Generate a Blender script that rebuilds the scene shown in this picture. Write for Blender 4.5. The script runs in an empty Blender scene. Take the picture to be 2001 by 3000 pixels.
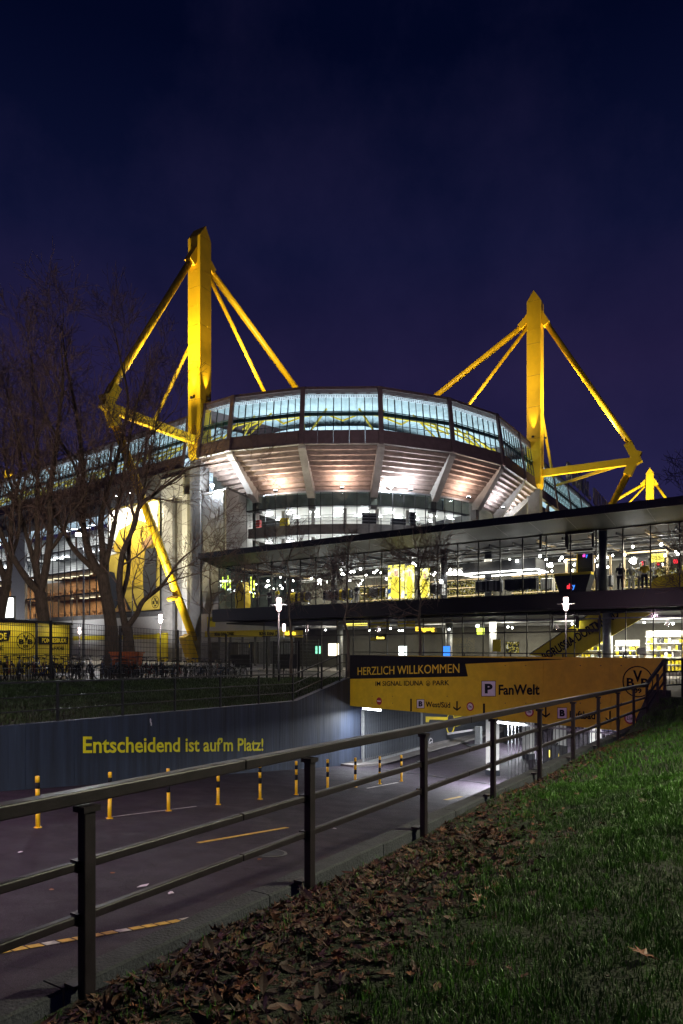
import bpy, math, random
from mathutils import Vector, Matrix
random.seed(11)
S = bpy.context.scene
COL = S.collection
# ------------------------------------------------------------------ camera
F, CX, HY, EYE = 2001.0, 1000.5, 1905.0, 1.3
cd = bpy.data.cameras.new('camera'); cam = bpy.data.objects.new('camera', cd); COL.objects.link(cam)
cd.sensor_fit = 'HORIZONTAL'; cd.sensor_width = 24.0; cd.lens = 24.0
cd.shift_y = (HY - 1500.0) / 2001.0
cd.clip_start = 0.05; cd.clip_end = 2000
cam.location = (0, 0, EYE); cam.rotation_euler = (math.radians(90), 0, 0)
S.camera = cam
# ------------------------------------------------------------------ world: clear night sky with city glow near the horizon
W = bpy.data.worlds.new('World'); S.world = W; W.use_nodes = True
nt = W.node_tree; nt.nodes.clear()
wo = nt.nodes.new('ShaderNodeOutputWorld'); bg = nt.nodes.new('ShaderNodeBackground')
tc = nt.nodes.new('ShaderNodeTexCoord'); sx = nt.nodes.new('ShaderNodeSeparateXYZ')
rp = nt.nodes.new('ShaderNodeValToRGB'); nz = nt.nodes.new('ShaderNodeTexNoise'); mx = nt.nodes.new('ShaderNodeMix')
mx.data_type = 'RGBA'; mx.blend_type = 'ADD'
e = rp.color_ramp.elements
e[0].position = 0.0; e[0].color = (.0125, .0130, .0560, 1)
e[1].position = 0.66; e[1].color = (.0007, .0020, .0135, 1)
for p, c in ((.2, (.0130, .0125, .0530, 1)), (.37, (.0135, .0105, .0440, 1)), (.50, (.0042, .0058, .0290, 1))):
    n_ = e.new(p); n_.color = c
nz.inputs['Scale'].default_value = 2.6; nz.inputs['Detail'].default_value = 7; nz.inputs['Roughness'].default_value = .6
nr = nt.nodes.new('ShaderNodeMapRange'); nr.inputs[1].default_value = .45; nr.inputs[2].default_value = .75
nr.inputs[3].default_value = 0; nr.inputs[4].default_value = .75
nt.links.new(tc.outputs['Generated'], sx.inputs[0]); nt.links.new(sx.outputs['Z'], rp.inputs[0])
nt.links.new(tc.outputs['Generated'], nz.inputs['Vector']); nt.links.new(nz.outputs['Fac'], nr.inputs[0])
nt.links.new(nr.outputs[0], mx.inputs['Factor']); nt.links.new(rp.outputs['Color'], mx.inputs['A'])
mx.inputs['B'].default_value = (.0095, .0065, .020, 1)
nt.links.new(mx.outputs['Result'], bg.inputs['Color']); nt.links.new(bg.outputs[0], wo.inputs[0])
bg.inputs['Strength'].default_value = 0.6
# ------------------------------------------------------------------ exposure
vs = S.view_settings; vs.view_transform = 'Standard'; vs.look = 'None'; vs.exposure = 0.8; vs.gamma = 1.0
S.cycles.use_denoising = True
S.cycles.max_bounces = 6; S.cycles.diffuse_bounces = 2; S.cycles.glossy_bounces = 3
S.cycles.transparent_max_bounces = 16; S.cycles.sample_clamp_indirect = 4.0
S.cycles.caustics_reflective = False; S.cycles.caustics_refractive = False

# ------------------------------------------------------------------ materials
MATS = {}
def pm(name, col, rough=.6, metal=0.0, var=.25, scale=3.0, bump=0.0, bscale=30.0, spec=.5, stretch=None, col2=None, detail=6):
    m = bpy.data.materials.new(name); m.use_nodes = True; t = m.node_tree; b = t.nodes['Principled BSDF']
    b.inputs['Roughness'].default_value = rough; b.inputs['Metallic'].default_value = metal
    b.inputs['Specular IOR Level'].default_value = spec
    co = t.nodes.new('ShaderNodeTexCoord'); mp = t.nodes.new('ShaderNodeMapping')
    if stretch: mp.inputs['Scale'].default_value = stretch
    t.links.new(co.outputs['Object'], mp.inputs[0])
    n = t.nodes.new('ShaderNodeTexNoise'); n.inputs['Scale'].default_value = scale; n.inputs['Detail'].default_value = detail
    n.inputs['Roughness'].default_value = .65
    t.links.new(mp.outputs[0], n.inputs['Vector'])
    r = t.nodes.new('ShaderNodeValToRGB'); r.color_ramp.elements[0].position = .3; r.color_ramp.elements[1].position = .7
    a = [c * (1 - var) for c in col]; d = [min(1, c * (1 + var)) for c in col] if col2 is None else col2
    r.color_ramp.elements[0].color = (*a, 1); r.color_ramp.elements[1].color = (*d, 1)
    t.links.new(n.outputs['Fac'], r.inputs[0]); t.links.new(r.outputs[0], b.inputs['Base Color'])
    if bump:
        n2 = t.nodes.new('ShaderNodeTexNoise'); n2.inputs['Scale'].default_value = bscale; n2.inputs['Detail'].default_value = 4
        t.links.new(mp.outputs[0], n2.inputs['Vector'])
        bp = t.nodes.new('ShaderNodeBump'); bp.inputs['Strength'].default_value = bump; bp.inputs['Distance'].default_value = .02
        t.links.new(n2.outputs['Fac'], bp.inputs['Height']); t.links.new(bp.outputs[0], b.inputs['Normal'])
    MATS[name] = m; return m
def em(name, col, s):
    m = bpy.data.materials.new(name); m.use_nodes = True; t = m.node_tree; t.nodes.clear()
    o = t.nodes.new('ShaderNodeOutputMaterial'); x = t.nodes.new('ShaderNodeEmission')
    x.inputs[0].default_value = (*col, 1); x.inputs[1].default_value = s
    t.links.new(x.outputs[0], o.inputs[0]); MATS[name] = m; return m
def glass(name, tint=(.85, .9, .9), refl=.08, rough=.03):
    m = bpy.data.materials.new(name); m.use_nodes = True; t = m.node_tree; t.nodes.clear()
    o = t.nodes.new('ShaderNodeOutputMaterial'); a = t.nodes.new('ShaderNodeBsdfTransparent'); g = t.nodes.new('ShaderNodeBsdfGlossy')
    x = t.nodes.new('ShaderNodeMixShader'); lw = t.nodes.new('ShaderNodeLayerWeight'); lw.inputs[0].default_value = .25
    mr = t.nodes.new('ShaderNodeMapRange'); mr.inputs[3].default_value = refl * .6; mr.inputs[4].default_value = refl * 4
    a.inputs[0].default_value = (*tint, 1); g.inputs[0].default_value = (.9, .95, 1, 1); g.inputs[1].default_value = rough
    t.links.new(lw.outputs['Facing'], mr.inputs[0]); t.links.new(mr.outputs[0], x.inputs[0])
    t.links.new(a.outputs[0], x.inputs[1]); t.links.new(g.outputs[0], x.inputs[2]); t.links.new(x.outputs[0], o.inputs[0])
    MATS[name] = m; return m
def asphalt_mat():
    m = bpy.data.materials.new('asphalt'); m.use_nodes = True; t = m.node_tree; b = t.nodes['Principled BSDF']; N = t.nodes.new; K = t.links.new
    co = N('ShaderNodeTexCoord'); b.inputs['Specular IOR Level'].default_value = .35
    def noi(sc, det, ro=.6):
        n = N('ShaderNodeTexNoise'); n.inputs['Scale'].default_value = sc; n.inputs['Detail'].default_value = det; n.inputs['Roughness'].default_value = ro; K(co.outputs['Object'], n.inputs['Vector']); return n.outputs['Fac']
    def ramp(src, p0, c0, p1, c1):
        r = N('ShaderNodeValToRGB'); e_ = r.color_ramp.elements; e_[0].position = p0; e_[0].color = (*c0, 1); e_[1].position = p1; e_[1].color = (*c1, 1); K(src, r.inputs[0]); return r.outputs[0]
    def mix(kind, f, A, B):
        x = N('ShaderNodeMix'); x.data_type = 'RGBA'; x.blend_type = kind
        if isinstance(f, float): x.inputs['Factor'].default_value = f
        else: K(f, x.inputs['Factor'])
        K(A, x.inputs['A']); K(B, x.inputs['B']); return x.outputs['Result']
    base = ramp(noi(.35, 5), .35, (.022, .0155, .025), .68, (.038, .027, .042))
    grain = ramp(noi(95, 2, .7), .36, (.45, .45, .45), .66, (1.5, 1.5, 1.5))
    c = mix('MULTIPLY', 1.0, base, grain)
    stain = ramp(noi(1.1, 6, .7), .30, (.45, .45, .48), .46, (1, 1, 1)); c = mix('MULTIPLY', .45, c, stain)
    v = N('ShaderNodeTexVoronoi'); v.feature = 'DISTANCE_TO_EDGE'; v.inputs['Scale'].default_value = .42; d = N('ShaderNodeMixRGB') if False else None
    nv_ = N('ShaderNodeTexNoise'); nv_.inputs['Scale'].default_value = 1.6; nv_.inputs['Detail'].default_value = 5; K(co.outputs['Object'], nv_.inputs['Vector'])
    va = N('ShaderNodeVectorMath'); va.operation = 'ADD'; vm = N('ShaderNodeVectorMath'); vm.operation = 'SCALE'; vm.inputs['Scale'].default_value = 1.1
    K(nv_.outputs['Color'], vm.inputs[0]); K(vm.outputs[0], va.inputs[0]); K(co.outputs['Object'], va.inputs[1]); K(va.outputs[0], v.inputs['Vector'])
    crack = ramp(v.outputs['Distance'], .0, (.35, .35, .35), .008, (1, 1, 1)); c = mix('MULTIPLY', .85, c, crack)
    sp_ = N('ShaderNodeTexVoronoi'); sp_.inputs['Scale'].default_value = 24; K(co.outputs['Object'], sp_.inputs['Vector'])
    fleck = ramp(sp_.outputs['Distance'], .06, (.20, .18, .19), .09, (0, 0, 0)); c = mix('ADD', .55, c, fleck)
    K(c, b.inputs['Base Color']); K(ramp(noi(1.7, 5), .35, (.66,) * 3, .65, (.82,) * 3), b.inputs['Roughness'])
    bp_ = N('ShaderNodeBump'); bp_.inputs['Strength'].default_value = 1.0; bp_.inputs['Distance'].default_value = .012; K(noi(110, 3), bp_.inputs['Height']); K(bp_.outputs[0], b.inputs['Normal'])
    MATS['asphalt'] = m
asphalt_mat()
pm('paving', (.16, .145, .14), .7, var=.3, scale=.8, bump=.3, bscale=40)
pm('turf', (.011, .013, .005), .95, var=.5, scale=2.5, bump=1.0, bscale=45, col2=(.020, .034, .007))
pm('soil', (.012, .010, .007), .95, var=.4, scale=6, bump=.8, bscale=20)
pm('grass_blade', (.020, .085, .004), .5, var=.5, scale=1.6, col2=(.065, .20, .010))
pm('bank_blade', (.012, .032, .005), .6, var=.6, scale=.9, col2=(.036, .066, .011))  # blade colour darkened to put the bank's dim light into the grass
pm('leaf_brown', (.075, .027, .014), .65, var=.45, scale=7)
pm('leaf_dark', (.032, .014, .009), .7, var=.4, scale=7)
pm('leaf_orange', (.15, .05, .017), .6, var=.4, scale=6)
pm('leaf_tan', (.10, .05, .022), .65, var=.4, scale=7)
pm('rail_paint', (.015, .0105, .0135), .45, var=.5, scale=10, bump=.08, bscale=90)
pm('kerb_concrete', (.038, .041, .047), .85, var=.4, scale=5, bump=.6, bscale=50)
pm('wall_paint', (.022, .031, .056), .6, var=.55, scale=3.0, bump=.9, bscale=9, stretch=(1, 1, .06))
pm('wall_plain', (.075, .088, .115), .65, var=.25, scale=1.5, bump=.3, bscale=30)
pm('dark_paint', (.018, .020, .028), .55, var=.3, scale=3)
pm('concrete', (.30, .285, .26), .85, var=.32, scale=.55, bump=.3, bscale=14, detail=9)
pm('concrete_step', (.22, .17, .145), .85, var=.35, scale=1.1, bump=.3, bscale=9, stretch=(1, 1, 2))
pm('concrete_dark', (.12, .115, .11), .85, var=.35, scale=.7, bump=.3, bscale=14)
pm('cladding', (.095, .062, .068), .6, var=.25, scale=1.5)
pm('cladding_red', (.10, .045, .04), .6, var=.25, scale=1.0)
pm('steel_green', (.03, .075, .075), .5, var=.2)
pm('pylon_yellow', (.74, .47, .008), .5, var=.12, scale=.5, stretch=(1, 1, .8), detail=9)
pm('panel_yellow', (.62, .43, .012), .6, var=.16, scale=2.0, bump=.1, bscale=80)
pm('sign_yellow', (.72, .56, .02), .5, var=.08)
pm('bollard_yellow', (.75, .42, .01), .45, var=.15, scale=9)
pm('print_black', (.008, .008, .011), .8, var=.2, spec=.2)
pm('print_white', (.62, .58, .62), .6, var=.08)
pm('print_red', (.30, .02, .035), .55, var=.1)
pm('print_yellow', (.85, .76, .02), .55, var=.12, scale=14)
pm('letter_yellow', (.75, .52, .03), .55, var=.18, scale=14)
pm('road_paint', (.52, .32, .05), .7, var=.45, scale=9)
pm('road_paint_white', (.42, .40, .38), .7, var=.45, scale=9)
pm('black_metal', (.012, .012, .014), .4, var=.2)
pm('dark_metal', (.035, .036, .04), .4, metal=.5, var=.2)
pm('roof_black', (.016, .017, .022), .35, var=.15)
pm('soffit', (.010, .0105, .012), .6, var=.2, scale=.5)
pm('bark', (.085, .066, .050), .9, var=.5, scale=9, bump=.9, bscale=30, stretch=(1, 1, .3))
pm('twig', (.14, .098, .082), .9, var=.3, scale=2)
pm('white_wall', (.62, .61, .58), .8, var=.08)
pm('grey_wall', (.30, .30, .30), .8, var=.15)
pm('shop_wall', (.065, .062, .052), .8, var=.3, scale=.6)
pm('shirt_gold', (.52, .34, .02), .8, var=.5, scale=.5, stretch=(1, 1, .35))
pm('banner_gold', (.50, .36, .05), .8, var=.25, scale=.3)
pm('wood', (.34, .18, .07), .6, var=.3, scale=3)
pm('timber_pale', (.60, .46, .28), .6, var=.15)
pm('ceiling_dark', (.022, .022, .025), .8, var=.2)
pm('deck_metal', (.42, .50, .55), .55, var=.18, scale=.4)
pm('frosted', (.62, .70, .78), .6, var=.2, scale=.25)
pm('cloth_white', (.6, .6, .6), .8, var=.12, scale=9)
pm('cloth_black', (.02, .02, .024), .85, var=.2)
pm('cloth_grey', (.20, .20, .21), .85, var=.2)
pm('cloth_yellow', (.72, .56, .03), .8, var=.15)
pm('cloth_red', (.35, .03, .03), .8, var=.2)
pm('mannequin_skin', (.55, .55, .56), .5, var=.05)
pm('rubber', (.015, .015, .015), .8, var=.2)
pm('chrome', (.5, .5, .52), .25, metal=1.0, var=.1)
pm('bike_black', (.02, .02, .022), .35, var=.2)
pm('bike_blue', (.03, .06, .14), .35, var=.2)
pm('bike_silver', (.30, .30, .32), .3, metal=.6, var=.1)
pm('bike_red', (.20, .02, .02), .35, var=.2)
pm('orange_plastic', (.65, .14, .02), .5, var=.2)
pm('galvanised', (.34, .35, .36), .45, metal=.6, var=.2, scale=6)
pm('louvre', (.16, .16, .165), .5, var=.15)
pm('gate_sheet', (.085, .095, .115), .5, metal=.3, var=.15)
pm('litter', (.6, .52, .58), .8, var=.1)
em('tube_white', (.92, .96, 1), 14); em('tube_shop', (1, .95, .88), 9); em('spot_white', (1, .97, .92), 30)
em('lamp_pink', (1, .74, .70), 5); em('flood_white', (.88, .93, 1), 120); em('flood_warm', (1, .82, .5), 60)
em('lit_yellow', (1, .80, .12), 1.6); em('lit_amber', (1, .62, .04), 1.6); em('lit_white', (.95, 1, .95), 2.4); em('lit_blue', (.05, .25, 1), 1.0)
em('lit_green', (.3, 1, .6), 1.4); em('lit_red', (1, .04, .06), 1.1); em('lit_lime', (.85, 1, .1), 2.2); em('lit_warm', (1, .85, .55), 2.0)
em('lit_magenta', (1, .1, .6), 1.0); em('lit_shirt', (1, .78, .08), .9); em('lit_skin', (.85, .55, .38), .8)
glass('glass_clear', (.86, .90, .90), .05); glass('glass_stadium', (.70, .78, .77), .05, .08); glass('glass_green', (.75, .82, .76), .06)
def poster_mat(name, cols, scale, strength):
    m = bpy.data.materials.new(name); m.use_nodes = True; t = m.node_tree; t.nodes.clear()
    o = t.nodes.new('ShaderNodeOutputMaterial'); x = t.nodes.new('ShaderNodeEmission'); x.inputs[1].default_value = strength
    co = t.nodes.new('ShaderNodeTexCoord'); n = t.nodes.new('ShaderNodeTexNoise'); n.inputs['Scale'].default_value = scale; n.inputs['Detail'].default_value = 3
    r = t.nodes.new('ShaderNodeValToRGB'); r.color_ramp.interpolation = 'EASE'
    k = len(cols); el = r.color_ramp.elements
    el[0].position = .36; el[0].color = (*cols[0], 1); el[1].position = .66; el[1].color = (*cols[-1], 1)
    for i in range(1, k - 1):
        q = el.new(.36 + .30 * i / (k - 1)); q.color = (*cols[i], 1)
    t.links.new(co.outputs['Object'], n.inputs['Vector']); t.links.new(n.outputs['Fac'], r.inputs[0]); t.links.new(r.outputs[0], x.inputs[0]); t.links.new(x.outputs[0], o.inputs[0])
    MATS[name] = m
poster_mat('poster_fans', ((.02, .05, .12), (.9, .75, .1), (1, .9, .35), (.95, .97, 1)), 1.6, 1.5)
poster_mat('shelf_goods', ((.02, .02, .02), (.05, .05, .05), (.55, .42, .03), (.8, .8, .75)), 7.0, .35)

# ------------------------------------------------------------------ mesh helpers
ORIG = {}
ORD = ['first', 'second', 'third', 'fourth', 'fifth', 'sixth', 'seventh', 'eighth', 'ninth'] + [f'{n}th' for n in range(10, 21)] + ['21st', '22nd', '23rd'] + [f'{n}th' for n in range(24, 31)] + ['31st', '32nd', '33rd'] + [f'{n}th' for n in range(34, 41)] + ['41st', '42nd', '43rd'] + [f'{n}th' for n in range(44, 51)] + ['51st', '52nd', '53rd'] + [f'{n}th' for n in range(54, 60)]
def setp(o, label=None, cat=None, group=None, kind=None):
    if label: o['label'] = label
    if cat: o['category'] = cat
    if group: o['group'] = group
    if kind: o['kind'] = kind
    return o
def thing(name, label, cat, loc=(0, 0, 0), rz=0.0, group=None):
    o = bpy.data.objects.new(name, None); o.empty_display_size = .2; COL.objects.link(o)
    o.location = loc; o.rotation_euler = (0, 0, rz); ORIG[o.name] = Vector(loc)
    return setp(o, label, cat, group)
class MB:
    def __init__(s): s.v = []; s.f = []
    def add(s, vs_, fs):
        b = len(s.v); s.v += [tuple(v) for v in vs_]; s.f += [tuple(i + b for i in f) for f in fs]; return s
    def box(s, c, d, rz=0.0, M=None):
        hx, hy, hz = d[0] / 2, d[1] / 2, d[2] / 2
        R = M if M is not None else Matrix.Rotation(rz, 3, 'Z')
        c = Vector(c)
        vs_ = [c + R @ Vector((x, y, z)) for z in (-hz, hz) for y in (-hy, hy) for x in (-hx, hx)]
        return s.add(vs_, [(0, 2, 3, 1), (4, 5, 7, 6), (0, 1, 5, 4), (2, 6, 7, 3), (0, 4, 6, 2), (1, 3, 7, 5)])
    def bar(s, a, b, w, h, up=(0, 0, 1)):
        a = Vector(a); b = Vector(b); d = (b - a); L = d.length
        if L < 1e-6: return s
        d /= L; u = Vector(up); x = d.cross(u)
        if x.length < 1e-4: x = d.cross(Vector((1, 0, 0)))
        x.normalize(); y = x.cross(d)
        q = []
        for p in (a, b):
            for i, j in ((-1, -1), (1, -1), (1, 1), (-1, 1)): q.append(p + x * (i * w / 2) + y * (j * h / 2))
        return s.add(q, [(3, 2, 1, 0), (4, 5, 6, 7), (0, 1, 5, 4), (1, 2, 6, 5), (2, 3, 7, 6), (3, 0, 4, 7)])
    def tube(s, pts, rad, seg=8, caps=True):
        pts = [Vector(p) for p in pts]; n = len(pts)
        if not isinstance(rad, (list, tuple)): rad = [rad] * n
        vs_ = []; prev = None
        for i, p in enumerate(pts):
            d = (pts[min(i + 1, n - 1)] - pts[max(i - 1, 0)])
            if d.length < 1e-9: d = Vector((0, 0, 1))
            d.normalize()
            if prev is None:
                x = d.cross(Vector((0, 0, 1)))
                if x.length < 1e-3: x = d.cross(Vector((1, 0, 0)))
            else:
                x = prev - d * prev.dot(d)
                if x.length < 1e-4: x = d.cross(Vector((1, 0, .3)))
            x.normalize(); prev = x; y = d.cross(x)
            for k in range(seg):
                a = 2 * math.pi * k / seg
                vs_.append(p + (x * math.cos(a) + y * math.sin(a)) * rad[i])
        fs = []
        for i in range(n - 1):
            for k in range(seg):
                k2 = (k + 1) % seg
                fs.append((i * seg + k, i * seg + k2, (i + 1) * seg + k2, (i + 1) * seg + k))
        if caps:
            fs.append(tuple(range(seg - 1, -1, -1))); fs.append(tuple((n - 1) * seg + k for k in range(seg)))
        return s.add(vs_, fs)
    def prism(s, poly, off):
        """closed polygon (3D points) extruded by vector off"""
        off = Vector(off); a = [Vector(p) for p in poly]; n = len(a)
        vs_ = a + [p + off for p in a]
        fs = [tuple(range(n - 1, -1, -1)), tuple(range(n, 2 * n))]
        for i in range(n):
            j = (i + 1) % n; fs.append((i, j, n + j, n + i))
        return s.add(vs_, fs)
    def disc(s, c, x, y, r0, r1=0.0, seg=28, off=(0, 0, 0)):
        c = Vector(c); x = Vector(x); y = Vector(y); off = Vector(off)
        if r1 == 0:
            return s.prism([c + x * (math.cos(2 * math.pi * k / seg) * r0) + y * (math.sin(2 * math.pi * k / seg) * r0) for k in range(seg)], off)
        for k in range(seg):
            a0 = 2 * math.pi * k / seg; a1 = 2 * math.pi * (k + 1) / seg
            s.prism([c + (x * math.cos(a) + y * math.sin(a)) * r for a, r in ((a0, r0), (a1, r0), (a1, r1), (a0, r1))], off)
        return s
    def build(s, name, mat, parent=None, smooth=False, local=False):
        me = bpy.data.meshes.new(name)
        o_ = Vector((0, 0, 0))
        if parent is not None and not local: o_ = ORIG.get(parent.name, o_)
        me.from_pydata([(v[0] - o_[0], v[1] - o_[1], v[2] - o_[2]) for v in s.v], [], s.f)
        me.materials.append(MATS[mat] if isinstance(mat, str) else mat)
        if smooth: me.polygons.foreach_set('use_smooth', [True] * len(me.polygons))
        me.update()
        o = bpy.data.objects.new(name, me); COL.objects.link(o)
        if parent is not None:
            o.parent = parent; ORIG[o.name] = o_.copy()
        return o
def inst(src, name, parent=None, loc=(0, 0, 0), rot=(0, 0, 0), scale=(1, 1, 1), mat=None):
    o = bpy.data.objects.new(name, src.data); COL.objects.link(o); o.location = loc; o.rotation_euler = rot; o.scale = scale
    if parent is not None: o.parent = parent
    return o
def copy_tree(o, parent=None):
    c = o.copy(); COL.objects.link(c)
    if parent is not None: c.parent = parent
    for ch in list(o.children): copy_tree(ch, c)
    return c
def light(kind, name, loc, energy, col=(1, 1, 1), parent=None, target=None, size=.3, spot=60, blend=.6, sy=None, local=False):
    d = bpy.data.lights.new(name, kind); d.energy = energy; d.color = col
    if kind == 'SPOT': d.spot_size = math.radians(spot); d.spot_blend = blend; d.shadow_soft_size = size
    elif kind == 'AREA':
        d.size = size
        if sy: d.shape = 'RECTANGLE'; d.size_y = sy
    else: d.shadow_soft_size = size
    o = bpy.data.objects.new(name, d); COL.objects.link(o)
    l = Vector(loc)
    if target is not None: o.rotation_euler = (Vector(target) - l).to_track_quat('-Z', 'Y').to_euler()
    if parent is not None:
        o.parent = parent
        if not local: l = l - ORIG.get(parent.name, Vector((0, 0, 0)))
    o.location = l
    return o
# ------------------------------------------------------------------ pixel -> world
def P(px, py, Y): return Vector(((px - CX) / F * Y, Y, EYE - (py - HY) / F * Y))
class VP:
    """vertical plane through p0 along u (camera-left to camera-right); n points to the camera side"""
    def __init__(s, p0, u):
        s.p = Vector((p0[0], p0[1])); s.u = Vector((u[0], u[1])).normalized(); s.n = Vector((s.u[1], -s.u[0]))
        if s.n.dot(-s.p) < 0: s.n = -s.n
    def hit(s, px, py, off=0.0):
        p = s.p + s.n * off; dx = (px - CX) / F
        Y = (s.u[0] * p[1] - s.u[1] * p[0]) / (s.u[0] - s.u[1] * dx)
        return P(px, py, Y)
    def at(s, sl, z, off=0.0):
        p = s.p + s.u * sl + s.n * off; return Vector((p[0], p[1], z))
    def s_of(s, px): h = s.hit(px, HY); return (Vector((h[0], h[1])) - s.p).dot(s.u)
    def n3(s): return Vector((s.n[0], s.n[1], 0))
    def u3(s): return Vector((s.u[0], s.u[1], 0))
def text_mesh(txt, bold=0.0, depth=.02, shear=0.0, spacing=1.0):
    c = bpy.data.curves.new('t', 'FONT'); c.body = txt; c.size = 1; c.offset = bold; c.extrude = depth; c.shear = shear
    c.resolution_u = 3; c.space_character = spacing
    o = bpy.data.objects.new('t', c); COL.objects.link(o)
    dg = bpy.context.evaluated_depsgraph_get(); dg.update()
    me = bpy.data.meshes.new_from_object(o.evaluated_get(dg))
    bpy.data.objects.remove(o); bpy.data.curves.remove(c)
    return me
def text_on(name, txt, mat, parent, BL, BR, TLp, bold=.02, shear=0.0, thick=.012, spacing=1.0):
    """fit the text's box to the parallelogram BL-BR-TL"""
    me = text_mesh(txt, bold, .5, shear, spacing); me.name = name
    xs = [v.co.x for v in me.vertices]; ys = [v.co.y for v in me.vertices]
    x0, x1, y0, y1 = min(xs), max(xs), min(ys), max(ys)
    BL = Vector(BL); ex = Vector(BR) - BL; ey = Vector(TLp) - BL; n = ex.cross(ey).normalized() * thick
    o_ = ORIG.get(parent.name, Vector((0, 0, 0))) if parent is not None else Vector((0, 0, 0))
    for v in me.vertices:
        a = (v.co.x - x0) / (x1 - x0); b = (v.co.y - y0) / (y1 - y0)
        v.co = BL + ex * a + ey * b + n * (v.co.z + .5) - o_
    me.materials.clear(); me.materials.append(MATS[mat])
    for p in me.polygons: p.material_index = 0
    o = bpy.data.objects.new(name, me); COL.objects.link(o)
    if parent is not None: o.parent = parent; ORIG[o.name] = o_.copy()
    return o
def emblem(parent, c, x, y, r, mat='print_black', n=None, thick=.012):
    """ring with the club letters and 09"""
    c = Vector(c); x = Vector(x).normalized(); y = Vector(y).normalized(); n = x.cross(y) * thick
    m = MB(); m.disc(c, x, y, r, r * .93, 36, n); m.build('emblem_ring', mat, parent)
    for ch, a0, a1, b0, b1 in (('B', -.72, -.22, -.35, .22), ('V', -.30, .30, -.02, .72), ('B', .22, .72, -.35, .22), ('09', -.26, .26, -.74, -.42)):
        BL = c + x * (a0 * r) + y * (b0 * r)
        text_on('emblem_letter', ch, mat, parent, BL, c + x * (a1 * r) + y * (b0 * r), c + x * (a0 * r) + y * (b1 * r), .03, 0, thick)

# ------------------------------------------------------------------ ramp frame: t along the ramp, q across it (to the left)
DX, DY = .5377, .8432
def TL(t, q, z): return Vector((t * DX - q * DY, t * DY + q * DX, z))
def tq(p): return (p[0] * DX + p[1] * DY, -p[0] * DY + p[1] * DX)
def lerp(a, b, k): return a + (b - a) * k
def clamp(x, a, b): return max(a, min(b, x))
def zroad(t):
    if t < -2: return -1.12
    return max(-4.42, -2.14 - .1023 * (t - 8)) if t < 40 else -4.42
def zpl(t): return lerp(.1, -.45, clamp((t - 15) / 18.5, 0, 1))
def zkerb(t): return -.43 - .0145 * (t - 2.24)
QW, QR, QF = 17.0, 3.0, 24.2
def tpan(q): return 23.2 + (q - 3) * .298
def zwalltop(t):
    if t < 23.2: return -.68 - .011 * (t - 10)
    return lerp(-.82, zpl(27.4) + .28, clamp((t - 23.2) / 4.2, 0, 1))
def zright(t, q):
    u = max(0, QR - q); k = lerp(.10, .34, clamp((t - 2) / 16, 0, 1))
    z = zkerb(t) - .05 + k * min(u, 2.5) + .05 * max(0, u - 2.5)
    if t > 17: z = lerp(z, zpl(t), clamp((t - 17) / 5.5, 0, 1))
    return z + .03 * math.sin(1.3 * t + .7) * math.sin(1.7 * q)
def grid(name, mat, ts, qs, zf, kind='structure', qt=None):
    m = MB(); nv = []
    for t in ts:
        for q in qs:
            tt = qt(t, q) if qt else t
            nv.append(TL(tt, q, zf(tt, q)))
    n = len(qs); fs = []
    for i in range(len(ts) - 1):
        for j in range(n - 1):
            fs.append((i * n + j, (i + 1) * n + j, (i + 1) * n + j + 1, i * n + j + 1))
    m.add([tuple(v) for v in nv], [f[::-1] for f in fs])
    o = m.build(name, mat); o['kind'] = kind; return o
def rng(a, b, n): return [a + (b - a) * i / (n - 1) for i in range(n)]
# ================================================================== GROUND
plaza = grid('plaza_paving', 'paving', rng(-120, 15, 4) + rng(18, 33.5, 8) + [60, 330], [QF - .4, 40, 90, 330], lambda t, q: zpl(t))
grid('plaza_forecourt', 'paving', rng(0, 1, 14) + [3, 30], rng(-160, 0, 6) + rng(3, QF - .4, 8), lambda t, q: zpl(t),
     qt=lambda a, q: tpan(q) + .12 + a * 12)
grid('grass_bank', 'soil', rng(-60, 0, 5) + rng(2, 30, 29), rng(QW + .28, QF - .4, 10),
     lambda t, q: lerp(zwalltop(t) - .06, zpl(t) - .004, ((q - QW - .28) / (QF - .4 - QW - .28)) ** .85))
grid('road', 'asphalt', rng(-60, -2, 6) + rng(0, 40, 41) + [60, 90], rng(3.2, QW + .1, 6), lambda t, q: zroad(t))
grid('grass_slope', 'turf', rng(-40, -4, 8) + rng(-3.5, 23.3, 68), rng(-40, -3, 6) + rng(-2.4, 2.98, 24), zright)

# ------------------------------------------------------------------ road markings
def paint(name, t0, t1, q0, q1, w, mat='road_paint', parent=None, dz=.006):
    m = MB(); a = TL(t0, q0 - w / 2, zroad(t0) + dz); b = TL(t1, q1 - w / 2, zroad(t1) + dz); c = TL(t1, q1 + w / 2, zroad(t1) + dz); d = TL(t0, q0 + w / 2, zroad(t0) + dz)
    m.prism([a, b, c, d], (0, 0, .003)); o = m.build(name, mat, parent); return o
def roadhit(px, py):
    Y = 10.
    for _ in range(40):
        p = P(px, py, Y); t, q = tq(p); Y = (EYE - zroad(t)) * F / (py - HY)
    return tq(P(px, py, Y))
mk = thing('lane_marking', 'broken yellow lane line of short paint blocks nearest the front railing', 'road marking')
(ta, qa), (tb, qb) = roadhit(-120, 2812), roadhit(600, 2685)
nb = 17
for i in range(nb):
    k0 = i / nb; k1 = (i + .86) / nb
    paint('paint_block', lerp(ta, tb, k0), lerp(ta, tb, k1), lerp(qa, qb, k0), lerp(qa, qb, k1), .10, 'road_paint' if i % 5 else 'road_paint_white', mk)
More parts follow.
